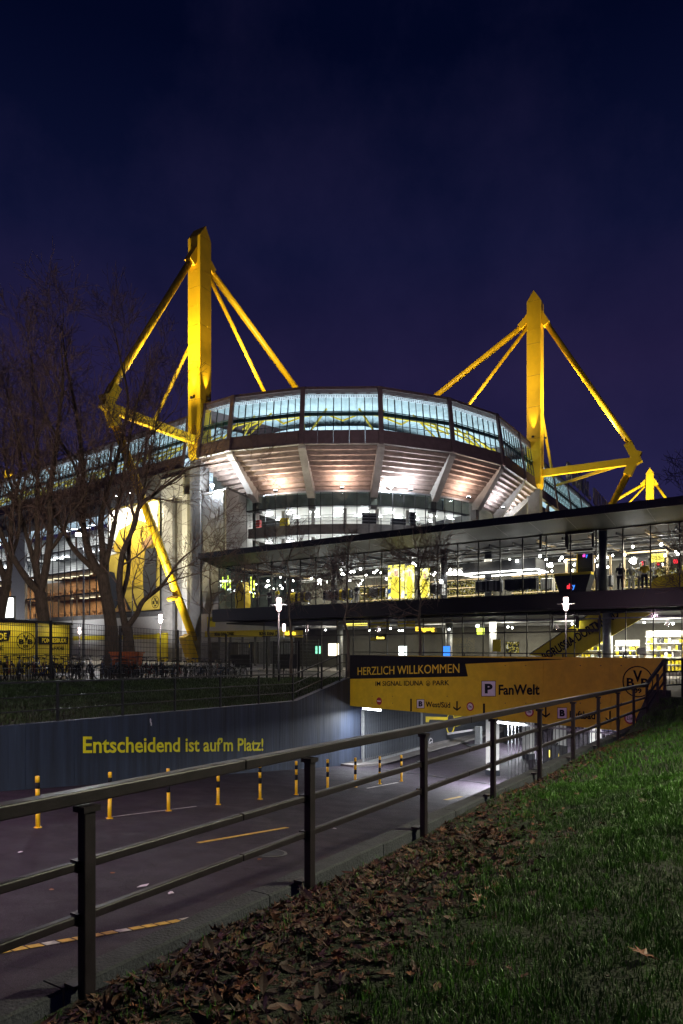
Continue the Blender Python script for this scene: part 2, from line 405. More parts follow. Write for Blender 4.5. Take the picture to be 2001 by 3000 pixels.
for (x0, y0, x1, y1), lab, mt, w in (((580, 2470, 842, 2425), 'single long yellow dash in the middle of the ramp road', 'road_paint', .10),
                              ((310, 2396, 575, 2363), 'thin faded line along the row of yellow black bollards', 'road_paint_white', .05),
                              ((1304, 2344, 1352, 2334), 'short yellow dash near the garage mouth', 'road_paint', .14),
                              ((1036, 2391, 1062, 2386), 'small pale dash right of the middle of the ramp', 'road_paint_white', .12),
                              ((1075, 2310, 1165, 2293), 'white bent line by the last bollards', 'road_paint_white', .08)):
    (t0, q0), (t1, q1) = roadhit(x0, y0), roadhit(x1, y1)
    setp(paint('lane_marking', t0, t1, q0, q1, w, mt), lab, 'road marking')
t0, q0 = roadhit(418, 2602)
m = MB(); c = TL(t0, q0, zroad(t0) + .02); m.prism([c + Vector((-.07, -.03, 0)), c + Vector((.06, -.04, .02)), c + Vector((.08, .03, .03)), c + Vector((-.04, .05, .0))], (0, 0, .006))
setp(m.build('paper_scrap', 'litter'), 'crumpled pale paper scrap lying on the asphalt', 'litter')

dr = thing('road_drain', 'narrow slotted drain channel crossing the ramp at the garage mouth', 'drain', TL(25.6, 10, zroad(25.6)))
for k in range(13):
    q_ = 3.6 + k; t_ = 24.2 + (q_ - 3) * .24
    MB().prism([TL(t_ - .1, q_, zroad(t_ - .1) + .003), TL(t_ + .1, q_, zroad(t_ + .1) + .003), TL(t_ + .34, q_ + .97, zroad(t_ + .34) + .003), TL(t_ + .14, q_ + .97, zroad(t_ + .14) + .003)], (0, 0, .006)).build('grate', 'dark_metal', dr)
mh = thing('manhole_cover', 'round iron manhole cover in the ramp road', 'manhole cover', TL(9.5, 7.6, zroad(9.5)))
def tlr(dt, dq, dz=0): return TL(9.5 + dt, 7.6 + dq, zroad(9.5 + dt) + dz)
MB().prism([tlr(.34 * math.cos(a), .34 * math.sin(a), .004) for a in [k * math.pi / 14 for k in range(28)]], (0, 0, .005)).build('frame_ring', 'dark_metal', mh)
MB().prism([tlr(.29 * math.cos(a), .29 * math.sin(a), .0095) for a in [k * math.pi / 14 for k in range(28)]], (0, 0, .004)).build('lid', 'kerb_concrete', mh)
for i, (px, py) in enumerate(((60, 2500), (330, 2560), (760, 2520), (980, 2430), (250, 2680), (1180, 2350), (500, 2620), (150, 2610))):
    t_, q_ = roadhit(px, py); c = TL(t_, q_, zroad(t_) + .012); m = MB()
    m.prism([c + Vector((.05 * math.cos(a) * random.uniform(.5, 1), .05 * math.sin(a) * random.uniform(.5, 1), random.uniform(0, .015))) for a in [k * math.pi / 3 for k in range(6)]], (0, 0, .003))
    setp(m.build('litter_scrap', 'litter' if i % 3 == 0 else 'leaf_orange'), f'small {"pale" if i % 3 == 0 else "brown"} scrap on the asphalt, {["left edge near the first bollard", "below the second bollard", "right of the long yellow dash", "above the third railing post", "just above the near lane line", "by the garage mouth", "beside the paper scrap", "left of the first railing post"][i]}', 'litter')
# ------------------------------------------------------------------ ramp retaining wall (left)
rw = thing('retaining_wall', 'dark blue board-marked concrete wall along the far side of the ramp', 'wall', TL(-30, QW, -1))
edges = [-40, -30, -22, -14, -8, -3, 2] + [5.2, 8.4, 10.9, 12.4, 15.6, 18.8, 22.0, 25.2, 28.35]
for a, b in zip(edges, edges[1:]):
    m = MB(); ts = [a + .008] + [x for x in (23.2, 27.4) if a < x < b] + [b - .008]
    low = [TL(t, QW, zroad(t) - .4) for t in ts]; up = [TL(t, QW, zwalltop(t)) for t in ts]
    m.prism(low + up[::-1], TL(0, .28, 0)); m.build('wall_panel', 'wall_paint' if b < 28.5 else 'wall_plain', rw)
WP = VP((TL(0, QW, 0)[0], TL(0, QW, 0)[1]), (DX, DY))
BL, BR, T_ = WP.hit(243, 2207, .02), WP.hit(771, 2200, .02), WP.hit(243, 2157, .02)
text_on('slogan_lettering', "Entscheidend ist auf’m Platz!", 'print_yellow', rw, BL, BR, T_, .016, 0, .006)
text_on('small_lettering', "er)", 'print_yellow', rw, WP.hit(728, 2238, .02), WP.hit(746, 2238, .02), WP.hit(728, 2226, .02), .02, 0, .01)
m = MB()
rr = random.Random(3)
for px, py, w, h in ((441, 2112, 3, 10), (443, 2122, 2.5, 7), (422, 2309, 5, 4), (437, 2310, 6, 4), (527, 2302, 4, 5), (650, 2291, 6, 5), (683, 2290, 7, 4), (930, 2270, 5, 5), (548, 2303, 5, 3), (570, 2298, 4, 5)):
    m.prism([WP.hit(px + math.cos(a) * w * rr.uniform(.6, 1), py + math.sin(a) * h * rr.uniform(.6, 1), .004) for a in [k * math.pi / 4 for k in range(8)]], WP.n3() * .002)
m.build('paint_chips', 'print_white', rw)['kind'] = 'stuff'

def railing(root, path, rails, post_ts, pfoot, pw=.05, mat='rail_paint', rw_=.05, rh=.04, top=(.07, .05)):
    """path: list of points of the top rail; rails: drops below it; posts at given points"""
    for k, dz in enumerate([0] + rails):
        for a, b in zip(path, path[1:]):
            w, h = top if k == 0 else (rw_, rh)
            d = (b - a).normalized() * .0
            MB().bar(a - Vector((0, 0, dz)), b - Vector((0, 0, dz)), w, h).build('top_rail' if k == 0 else 'rail', mat, root)
    for p, zf in zip(post_ts, pfoot):
        MB().bar(Vector((p[0], p[1], zf)), p - Vector((0, 0, top[1] / 2 + .002)), pw, pw, (DX, DY, 0)).build('post', mat, root)
# far railing on the retaining wall
fr = thing('railing', 'slim dark railing on top of the blue retaining wall below the bicycles', 'railing', TL(0, QW + .14, -.7))
def zr2(t): return zwalltop(t) + 1.12 if t < 23.2 else lerp(zwalltop(23.2) + 1.12, 1.12, clamp((t - 23.2) / 3.7, 0, 1))
tsx = [-30, -20, -10, -2, 8] + [23.2, 26.9, 27.3]
path = [TL(t, QW + .14, zr2(t)) for t in tsx]
pts_ = [WP.hit(px, 1990)for px in (178, 368, 521, 654, 766, 866, 950, 1003, 1022)]
pt = [tq(p)[0] for p in pts_] + [-26, -22, -18, -14, -10, -6, -2, 2, 5.8]
railing(fr, path, [.40, .78], [TL(t, QW + .14, zr2(t)) for t in pt], [zwalltop(t) - .02 for t in pt], .06, 'dark_metal', .035, .035, (.06, .05))

# ------------------------------------------------------------------ near railing + kerb (right)
nrail = thing('railing', 'thick dark metal railing in the foreground running up beside the ramp', 'railing', TL(2, QR, -.4))
T0, DT = 2.24, 1.972
def ztop(t): return .555 - .0105 * (t - 2.24)
tend = T0 + DT * 9.1
path = [TL(t, QR, ztop(t)) for t in (-8, T0 - DT, T0 + DT * .62, T0 + DT * 2.62, T0 + DT * 5.6, tend)] + [TL(tend + 2.3, QR - .15, 1.0)]
tt = [T0 + DT * n for n in range(-4, 10)]
ft = [min(zkerb(t), zright(t, QR - .1)) - .12 for t in tt]
for k, dz in enumerate([0, .350, .620]):
    for a, b in zip(path, path[1:]):
        w, h = (.09, .07) if k == 0 else (.045, .048)
        d = (b - a).normalized() * .003
        o = MB().bar(a + d - Vector((0, 0, dz)), b - d - Vector((0, 0, dz)), w, h).build('top_rail' if k == 0 else 'rail', 'rail_paint', nrail)
        bv = o.modifiers.new('bevel', 'BEVEL'); bv.width = .008; bv.segments = 2
for i, (t, z) in enumerate(zip(tt, ft)):
    p = TL(t, QR - .03, 0)
    o = MB().bar((p[0], p[1], z), (p[0], p[1], ztop(t) - .044), .058, .07, (DX, DY, 0)).build('post', 'rail_paint', nrail)
    bv = o.modifiers.new('bevel', 'BEVEL'); bv.width = .006; bv.segments = 2
    for dz in (.350, .620):
        MB().bar(TL(t - .055, QR, ztop(t - .055) - dz), TL(t + .055, QR, ztop(t + .055) - dz), .056, .060).build('rail_sleeve', 'rail_paint', o)
    q = TL(t, QR + .045, zkerb(t) + .012)
    MB().bar(q - TL(.05, 0, 0), q + TL(.05, 0, 0), .08, .02).build('bracket', 'rail_paint', o)
    MB().bar(TL(t - .05, QR - .03, ztop(t) - .060), TL(t + .05, QR - .03, ztop(t) - .060), .09, .03).build('saddle_plate', 'rail_paint', o)
q = tend + 1.3
MB().bar(TL(q, QR - .1, -.62), TL(q, QR - .1, .62), .07, .07, (DX, DY, 0)).build('post', 'rail_paint', nrail)
MB().bar(TL(tend + 2.3, QR - .15, -.5), TL(tend + 2.3, QR - .15, .98), .07, .07, (DX, DY, 0)).build('post', 'rail_paint', nrail)

kb = thing('kerb_wall', 'low concrete kerb wall of long blocks under the foreground railing', 'kerb', TL(2, QR + .2, -.5))
ks = [-8 + .0] + [x for x in rng(-6.2, tend + .4, 17)]
for i, (a, b) in enumerate(zip(ks, ks[1:])):
    dz = random.uniform(-.008, .008)
    m = MB(); A, B = a + .006, b - .006
    m.prism([TL(A, QR + .06, zkerb(A) - .45 + dz), TL(A, QR + .25, zkerb(A) - .45 + dz), TL(A, QR + .25, zkerb(A) - .012 + dz), TL(A, QR + .235, zkerb(A) + dz), TL(A, QR + .075, zkerb(A) + dz), TL(A, QR + .06, zkerb(A) - .012 + dz)],
            TL(B, 0, zkerb(B)) - TL(A, 0, zkerb(A)))
    m.build('kerb_block', 'kerb_concrete', kb)
m = MB(); a, b = -40, tend + .4
m.prism([TL(a, QR + .08, -5.5), TL(b, QR + .08, -5.5), TL(b, QR + .08, zkerb(b) - .455), TL(a, QR + .08, zkerb(a) - .455)], TL(0, .16, 0)); m.build('footing', 'kerb_concrete', kb)
m = MB(); a, b = tend + .4, tend + 2.75
m.prism([TL(a, QR - .28, -5.5), TL(b, QR - .28, -5.5), TL(b, QR - .28, zpl(b) + .22), TL(a, QR - .28, zkerb(a) + .06)], TL(0, .62, 0)); m.build('end_block', 'kerb_concrete', kb)

# ------------------------------------------------------------------ bollards
bm0 = None
for n in range(10):
    Y = 13.25 * (1 + .1072 * n); px = (111 + 244.4 * n) / (1 + .1072 * n)
    X = (px - CX) / F * Y; t, q = tq((X, Y)); z = zroad(t)
    ordn = ['leftmost', 'second from the left', 'third from the left', 'fourth from the left', 'fifth from the left', 'sixth from the left', 'seventh from the left', 'third from the garage end', 'second from the garage end', 'last, closest to the garage gate'][n]
    tilt = (random.uniform(-.015, .015), random.uniform(-.015, .015))
    if bm0 is None:
        r = thing('bollard', '', 'bollard', (0, 0, 0))
        MB().tube([(0, 0, -.02), (0, 0, .44)], .042, 14).build('lower_tube', 'bollard_yellow', r, True, True)
        MB().tube([(0, 0, .44), (0, 0, .60)], .0425, 14).build('black_band', 'print_black', r, True, True)
        MB().tube([(0, 0, .60), (0, 0, .76)], .042, 14).build('upper_tube', 'bollard_yellow', r, True, True)
        MB().tube([(0, 0, .76), (0, 0, .88)], .0425, 14).build('black_band', 'print_black', r, True, True)
        MB().tube([(0, 0, .88), (0, 0, .99), (0, 0, 1.0)], [.042, .042, .03], 14).build('cap', 'bollard_yellow', r, True, True)
        MB().tube([(0, 0, -.01), (0, 0, .012)], .075, 14).build('base_plate', 'bollard_yellow', r, True, True)
        bm0 = r
    else: r = copy_tree(bm0)
    r.location = (X, Y, z); r.rotation_euler = (tilt[0], tilt[1], random.uniform(0, 6))
    setp(r, f'yellow and black banded bollard on the ramp, {ordn}', 'bollard', 'bollards along the ramp')

# ================================================================== BRIDGE PANEL over the garage mouth
PN = VP((.4, 32.2), (.655, -.755))
pu, pn = PN.u3(), PN.n3()
bp = thing('welcome_panel', 'wide yellow and black welcome panel spanning the garage mouth', 'sign', PN.at(7, -1.3))
sL, sR = 0.0, PN.s_of(1948)
cuts = [sL, PN.s_of(1240), PN.s_of(1418), PN.s_of(1592), PN.s_of(1790), sR]
for a, b in zip(cuts, cuts[1:]):
    MB().prism([PN.at(a + .004, -1.32), PN.at(b - .004, -1.32), PN.at(b - .004, 1.06), PN.at(a + .004, 1.06)], -pn * .12).build('panel_board', 'panel_yellow', bp)
def ppoly(name, pts, mat, off=.006, th=.004, par=bp, pl=PN):
    return MB().prism([pl.hit(x, y, off) for x, y in pts], pl.n3() * th).build(name, mat, par)
ppoly('black_print', [(1025.5, 1919), (1025.5, 1989), (1371, 1982), (1363, 1945), (1660, 1931.5)], 'print_black')
def ptext(txt, x0, x1, yb0, yb1, yt0, mat='print_black', bold=.02, par=bp, pl=PN, off=.014, name='lettering', thick=.006, **k):
    return text_on(name, txt, mat, par, pl.hit(x0, yb0, off), pl.hit(x1, yb1, off), pl.hit(x0, yt0, off), bold, thick=thick, **k)
ptext('HERZLICH WILLKOMMEN', 1048, 1346, 1978, 1971, 1955, 'letter_yellow', 0.0)
ptext('IM SIGNAL IDUNA', 1100, 1240, 2010, 2008.5, 1996, 'print_black', .008)
ptext('PARK', 1268, 1316, 2008, 2007, 1994, 'print_black', .008)
c = PN.hit(1254, 2002, .012); m = MB(); m.disc(c, pu, (0, 0, 1), .115, .095, 24, pn * .006)
for k in (-.3, .25):
    m.prism([c + pu * (.1 * (k - .35)) + Vector((0, 0, -.09)), c + pu * (.1 * (k - .1)) + Vector((0, 0, -.09)), c + pu * (.1 * (k + .3)) + Vector((0, 0, .03)), c + pu * (.1 * (k + .05)) + Vector((0, 0, .03))], pn * .006)
m.build('round_logo', 'print_black', bp)
def pbox(ch, x0, x1, y0, y1):
    bx = ppoly('letter_tile', [(x0, y1), (x1, y1), (x1, y0), (x0, y0)], 'print_white', .006, .004)
    ppoly('tile_border', [(x0 - 1.5, y1 + 1.5), (x1 + 1.5, y1 + 1.5), (x1 + 1.5, y0 - 1.5), (x0 - 1.5, y0 - 1.5)], 'print_black', .003, .003)
    w = x1 - x0; h = y1 - y0
    ptext(ch, x0 + w * .22, x1 - w * .2, y1 - h * .17, y1 - h * .17, y0 + h * .17, 'print_black', .05)
pbox('P', 1412, 1451, 1996, 2039)
ptext('FanWelt', 1461, 1581, 2036, 2036, 2006, 'print_black', .025)
pbox('B', 1222, 1242, 2050, 2074); ptext('West/Süd', 1247, 1319, 2071, 2074, 2055, 'print_black', .02)
pbox('B', 1634, 1660, 2074, 2104); ptext('Luftbad', 1669, 1744, 2105, 2108, 2082, 'print_black', .02)
for x, y0, y1 in ((1339, 2054, 2083), (1599, 2071, 2103), (1787, 2083, 2117)):
    h = y1 - y0; m = MB()
    for pl_ in ([(x - 2.2, y0), (x - 2.2, y1 - 3), (x + 2.2, y1 - 3), (x + 2.2, y0)], [(x - .38 * h, y1 - .48 * h), (x - .38 * h, y1 - .30 * h), (x, y1), (x, y1 - .18 * h)], [(x + .38 * h, y1 - .48 * h), (x, y1 - .18 * h), (x, y1), (x + .38 * h, y1 - .30 * h)]):
        m.prism([PN.hit(a, b, .008) for a, b in pl_], pn * .004)
    m.build('arrow', 'print_black', bp)
ppoly('black_bar', [(1202, 2047), (1202, 2084), (1206.5, 2084), (1206.5, 2047)], 'print_black')
ppoly('black_bar', [(1415, 2061), (1415, 2096), (1421, 2096), (1421, 2061)], 'print_black')
for x, y, r, tx in ((1111, 2054, 11, None), (1378, 2070, 13, '1.9m'), (1551, 2085, 15, '1.9m'), (1846, 2104, 17.5, '2.1m')):
    c = PN.hit(x, y, .01); R_ = r * c[1] / F
    sg = thing('road_sign', {1111: 'round red no entry sign at the left of the yellow panel', 1378: 'round red rimmed height limit sign right of West/Süd', 1551: 'round red rimmed height limit sign left of Luftbad', 1846: 'round red rimmed height limit sign at the right end of the yellow panel'}[x], 'road sign', c)
    m = MB(); m.disc(c, pu, (0, 0, 1), R_, 0, 28, pn * .015); m.build('plate', 'print_red', sg)
    if tx:
        m = MB(); m.disc(c + pn * .016, pu, (0, 0, 1), R_ * .72, 0, 28, pn * .004); m.build('white_field', 'print_white', sg)
        a = c + pn * .022
        text_on('lettering', tx, 'print_black', sg, a - pu * R_ * .5 - Vector((0, 0, R_ * .28)), a + pu * R_ * .5 - Vector((0, 0, R_ * .28)), a - pu * R_ * .5 + Vector((0, 0, R_ * .3)), .02, 0, .004)
    else:
        MB().prism([c + pn * .016 + pu * (a * R_) + Vector((0, 0, b * R_)) for a, b in ((-.7, -.13), (.7, -.13), (.7, .13), (-.7, .13))], pn * .004).build('white_bar', 'print_white', sg)
c = PN.hit(1868, 1997, .008); emblem(bp, c, pu, (0, 0, 1), .50, 'print_black', thick=.005)
m = MB()
for x in (1090, 1150, 1310, 1480, 1540, 1700, 1760, 1820):
    for y in (1950 if x > 1400 else 2040, 2060): 
        c = PN.hit(x, y, .003); m.box(c, (.03, .03, .03))
m.build('fixing_bolts', 'dark_metal', bp)['kind'] = 'stuff'
# railing over the panel, continuing right
prl = thing('railing', 'thin dark railing on the plaza edge above the yellow panel', 'railing', PN.at(3, 0))
a, b = PN.at(-.05, 1.22, -.25), PN.at(sR - .4, 1.17, -.25)
for dz in (0, .16): MB().bar(a - Vector((0, 0, dz)), b - Vector((0, 0, dz)), .05, .04).build('rail', 'black_metal', prl)
k = 0
while k < sR:
    p = PN.at(k, 0, -.25); MB().bar((p[0], p[1], zpl(27) - .02), (p[0], p[1], 1.18), .04, .04).build('post', 'black_metal', prl); k += 2.2
rr2 = thing('railing', 'dark bar railing at the right edge beside the shop forecourt', 'railing', TL(26, 2, 0))
a = TL(tend + 2.3, QR - .15, 1.0); bq = [a, Vector((a[0] + 2.6, a[1] + .9, 1.06)), Vector((a[0] + 8, a[1] + 1.2, 1.1))]
for p, q in zip(bq, bq[1:]):
    for dz in (0, .35, .75): MB().bar(p - Vector((0, 0, dz)), q - Vector((0, 0, dz)), .05, .045).build('rail', 'rail_paint', rr2)
    L = (q - p).length; nb_ = max(2, int(L / 1.3))
    for i in range(nb_):
        c = p.lerp(q, (i + .5) / nb_); MB().bar((c[0], c[1], zpl(26) - .02), (c[0], c[1], c[2] - .02), .05, .05).build('post', 'rail_paint', rr2)
    for i in range(int(L / .13)):
        c = p.lerp(q, (i + .5) / int(L / .13)); MB().bar((c[0], c[1], .28), (c[0], c[1], c[2] - .36), .014, .014).build('bar', 'rail_paint', rr2)

# ================================================================== GARAGE under the plaza
zc = -1.36
gs = [TL(tpan(-22) + 1, -22, zc), TL(tpan(QW) + .3, QW + .25, zc), TL(62, QW + .25, zc), TL(62, -22, zc)]
m = MB(); m.prism(gs, (0, 0, .14)); m.build('garage_ceiling', 'grey_wall')['kind'] = 'structure'
grid('garage_floor', 'paving', [0, 1], [-22, 3.3], lambda t, q: -4.44, qt=lambda a, q: lerp(23, 62, a))
m = MB(); m.prism([TL(62, -22, -4.6), TL(62, QW + .2, -4.6), TL(62, QW + .2, zc), TL(62, -22, zc)], TL(.2, 0, 0)); m.build('garage_back_wall', 'grey_wall')['kind'] = 'structure'
m = MB(); m.prism([TL(23, -22, -4.6), TL(62, -22, -4.6), TL(62, -22, zc), TL(23, -22, zc)], TL(0, -.2, 0)); m.build('garage_side_wall', 'grey_wall')['kind'] = 'structure'
m = MB(); m.prism([TL(32.6, QW, -4.6), TL(62, QW, -4.6), TL(62, QW, zc), TL(32.6, QW, zc)], TL(0, .28, 0)); mural = m.build('garage_left_wall', 'dark_paint'); mural['kind'] = 'structure'
# front edge beam right of the mouth (below plaza, right of the ramp)
m = MB(); m.prism([TL(tend + 2.8, QR - .28, -5.5), TL(tend + 2.8, QR - 8, -5.5), TL(tend + 2.8, QR - 8, -.3), TL(tend + 2.8, QR - .28, -.3)], TL(.2, 0, 0)); m.build('garage_front_wall', 'kerb_concrete')['kind'] = 'structure'
# slatted gate on the left wall
gt = thing('slatted_gate', 'dark metal gate of narrow vertical slats with pale frame at the garage mouth', 'gate', TL(28.6, QW, -4.4))
ga, gb = tq(WP.hit(1060, 2200))[0], tq(WP.hit(1231, 2200))[0]
gz0, gz1 = -4.25, -1.55
for p, q in ((TL(ga, QW - .05, gz0), TL(ga, QW - .05, gz1)), (TL(gb, QW - .05, gz0), TL(gb, QW - .05, gz1))): MB().bar(p, q, .12, .12, (DX, DY, 0)).build('frame_post', 'galvanised', gt)
for z in (gz0 + .05, gz1 - .04): MB().bar(TL(ga + .062, QW - .05, z), TL(gb - .062, QW - .05, z), .10, .12).build('frame_rail', 'galvanised', gt)
MB().bar(TL(ga + .07, QW + .06, (gz0 + gz1) / 2), TL(gb - .07, QW + .06, (gz0 + gz1) / 2), .02, gz1 - gz0 - .2).build('backing_sheet', 'gate_sheet', gt)
ns = 34
m0 = None
for i in range(ns):
    t = lerp(ga + .14, gb - .14, i / (ns - 1))
    if m0 is None:
        m0 = MB().bar(TL(t, QW - .04, gz0 + .125), TL(t, QW - .04, gz1 - .125), .06, .075, (DX, DY, 0)).build('slat', 'gate_sheet', gt); tt0 = t
    else:
        inst(m0, 'slat', gt, TL(t - tt0, 0, 0))
m = MB(); m.prism([TL(26.5, QW - .75, zroad(26.5) - .2), TL(62, QW - .75, -4.6), TL(62, QW - .75, -4.30), TL(30, QW - .75, -4.30), TL(26.5, QW - .75, zroad(26.5) + .10)], TL(0, .7, 0)); m.build('pavement', 'paving')['kind'] = 'structure'
# mural on the dark wall
mur = thing('wall_mural', 'yellow line mural of a car front painted on the dark garage wall', 'mural', TL(36, QW, -2))
MW = VP((TL(0, QW - .01, 0)[0], TL(0, QW - .01, 0)[1]), (DX, DY))
for pts in ([(1247, 2099), (1247, 2116), (1256, 2116), (1258, 2108), (1312, 2110), (1312, 2101)], [(1328, 2100), (1352, 2097), (1352, 2099.5), (1328, 2104)], [(1270, 2130), (1274, 2133), (1312, 2133), (1312, 2128)], [(1334, 2126), (1380, 2111), (1380, 2114), (1336, 2129)]):
    MB().prism([MW.hit(x, y, .006) for x, y in pts], MW.n3() * .004).build('yellow_stroke', 'sign_yellow', mur)
c = MW.hit(1320, 2119, .008); m = MB(); m.disc(c, MW.u3(), (0, 0, 1), .68, .58, 30, MW.n3() * .004); m.build('yellow_ring', 'sign_yellow', mur)
c = MW.hit(1262, 2175, .008); m = MB(); m.disc(c, MW.u3(), (0, 0, 1), .26, .21, 26, MW.n3() * .004)
m.prism([c + MW.u3() * a + Vector((0, 0, b)) for a, b in ((-.3, -.02), (.02, -.06), (-.02, .02), (.3, .02), (-.02, .06), (.02, -.02))], MW.n3() * .004); m.build('ring_logo', 'print_white', mur)
c = MW.hit(1246, 2177, .008); m = MB(); m.disc(c, MW.u3(), (0, 0, 1), .26, 0, 26, MW.n3() * .004); m.build('yellow_badge', 'sign_yellow', mur)
# barrier
bq0 = P(1402, 2205, 41.0); bt, bqq = tq(bq0); br = thing('barrier', 'white boom barrier with grey housing inside the garage mouth', 'barrier', TL(bt, bqq, -4.42))
MB().box(TL(bt, bqq, -3.85), (.34, .34, 1.15), math.atan2(DY, DX)).build('housing', 'galvanised', br)
MB().box(TL(bt, bqq, -4.38), (1.6, .9, .1), math.atan2(DY, DX)).build('plinth', 'kerb_concrete', br)
MB().bar(TL(bt, bqq + .1, -3.45), P(1311, 2150, 41.5), .08, .12).build('boom', 'print_white', br)
# pillars, ticket machines, bar fence
for i, (px, Y) in enumerate(((1443, 31), (1548, 36), (1640, 33), (1745, 38), (1500, 48), (1700, 52))):
    p = P(px, 2200, Y); lab = ['white square garage pillar beside the barrier, nearest the road', 'pale garage pillar behind the bar fence, second from the road', 'white garage pillar behind the ticket machines', 'pale garage pillar far right under the panel', 'distant garage pillar behind the barrier', 'most distant garage pillar at the right'][i]
    pr = thing('pillar', lab, 'pillar', (p[0], p[1], -4.44), 0, 'garage pillars')
    MB().box((p[0], p[1], -2.9), (.42, .42, 3.08), .56).build('shaft', 'white_wall', pr)
    MB().box((p[0], p[1], -4.28), (.46, .46, .30), .56).build('base_band', 'dark_paint', pr)
for px, Y, lab in ((1612, 30, 'dark ticket machine left of its twin in the garage'), (1640, 29, 'dark ticket machine right of its twin in the garage'), (1490, 42, 'small dark pay terminal deep in the garage')):
    p = P(px, 2200, Y); tm = thing('ticket_machine', lab, 'machine', (p[0], p[1], -4.44))
    MB().box((p[0], p[1], -3.62), (.5, .4, 1.62), .6).build('cabinet', 'black_metal', tm)
    MB().box((p[0] - .02, p[1] - .215, -3.2), (.26, .03, .3), .6).build('display', 'lit_yellow', tm)
    MB().box((p[0], p[1], -2.79), (.54, .44, .05), .6).build('lid', 'dark_metal', tm)
bf = thing('bar_fence', 'pale vertical bar fence closing the garage mouth right of the road', 'fence', PN.at(PN.s_of(1600), -4, -.4))
s0, s1 = PN.s_of(1466), PN.s_of(1905); kk = s0
for z in (-1.5, -4.2): MB().bar(PN.at(s0, z, -.5), PN.at(s1, z, -.5), .05, .06).build('rail', 'galvanised', bf)
b0 = None
while kk < s1:
    if b0 is None: b0 = MB().bar(PN.at(kk, -4.42, -.5), PN.at(kk, -1.38, -.5), .022, .022, (DX, DY, 0)).build('bar', 'dark_metal', bf); k0 = kk
    else: inst(b0, 'bar', bf, pu * (kk - k0))
    kk += .155
# garage tube lights
for i, (p, tg, e_) in enumerate(((PN.at(PN.s_of(1073), -1.40, -.35), None, 260), (PN.at(PN.s_of(1478), -1.44, -.4), None, 500), (TL(38, 12, zc - .08), None, 260), (TL(40, 4, zc - .08), None, 420), (TL(36, -4, zc - .08), None, 420), (TL(50, 8, zc - .08), None, 300))):
    lab = ['tube light under the left corner of the yellow panel', 'tube light under the yellow panel above the bar fence', 'ceiling tube light over the road inside the garage', 'ceiling tube light over the garage pillars', 'ceiling tube light at the right of the garage', 'farthest ceiling tube light in the garage'][i]
    tl = thing('tube_light', lab, 'lamp', p)
    MB().bar(p - pu * .6 + Vector((0, 0, .035)), p + pu * .6 + Vector((0, 0, .035)), .12, .05).build('housing', 'galvanised', tl)
    MB().bar(p - pu * .58 - Vector((0, 0, .03)), p + pu * .58 - Vector((0, 0, .03)), .09, .07).build('tube', 'tube_white', tl)
    light('AREA', 'tube_glow', p - Vector((0, 0, .10)), e_ * (.6 if i == 0 else 1.6), (.92, .96, 1), tl, p - Vector((0, 0, 3)) + (Vector((0, 0, 0))), 1.1, sy=.15)

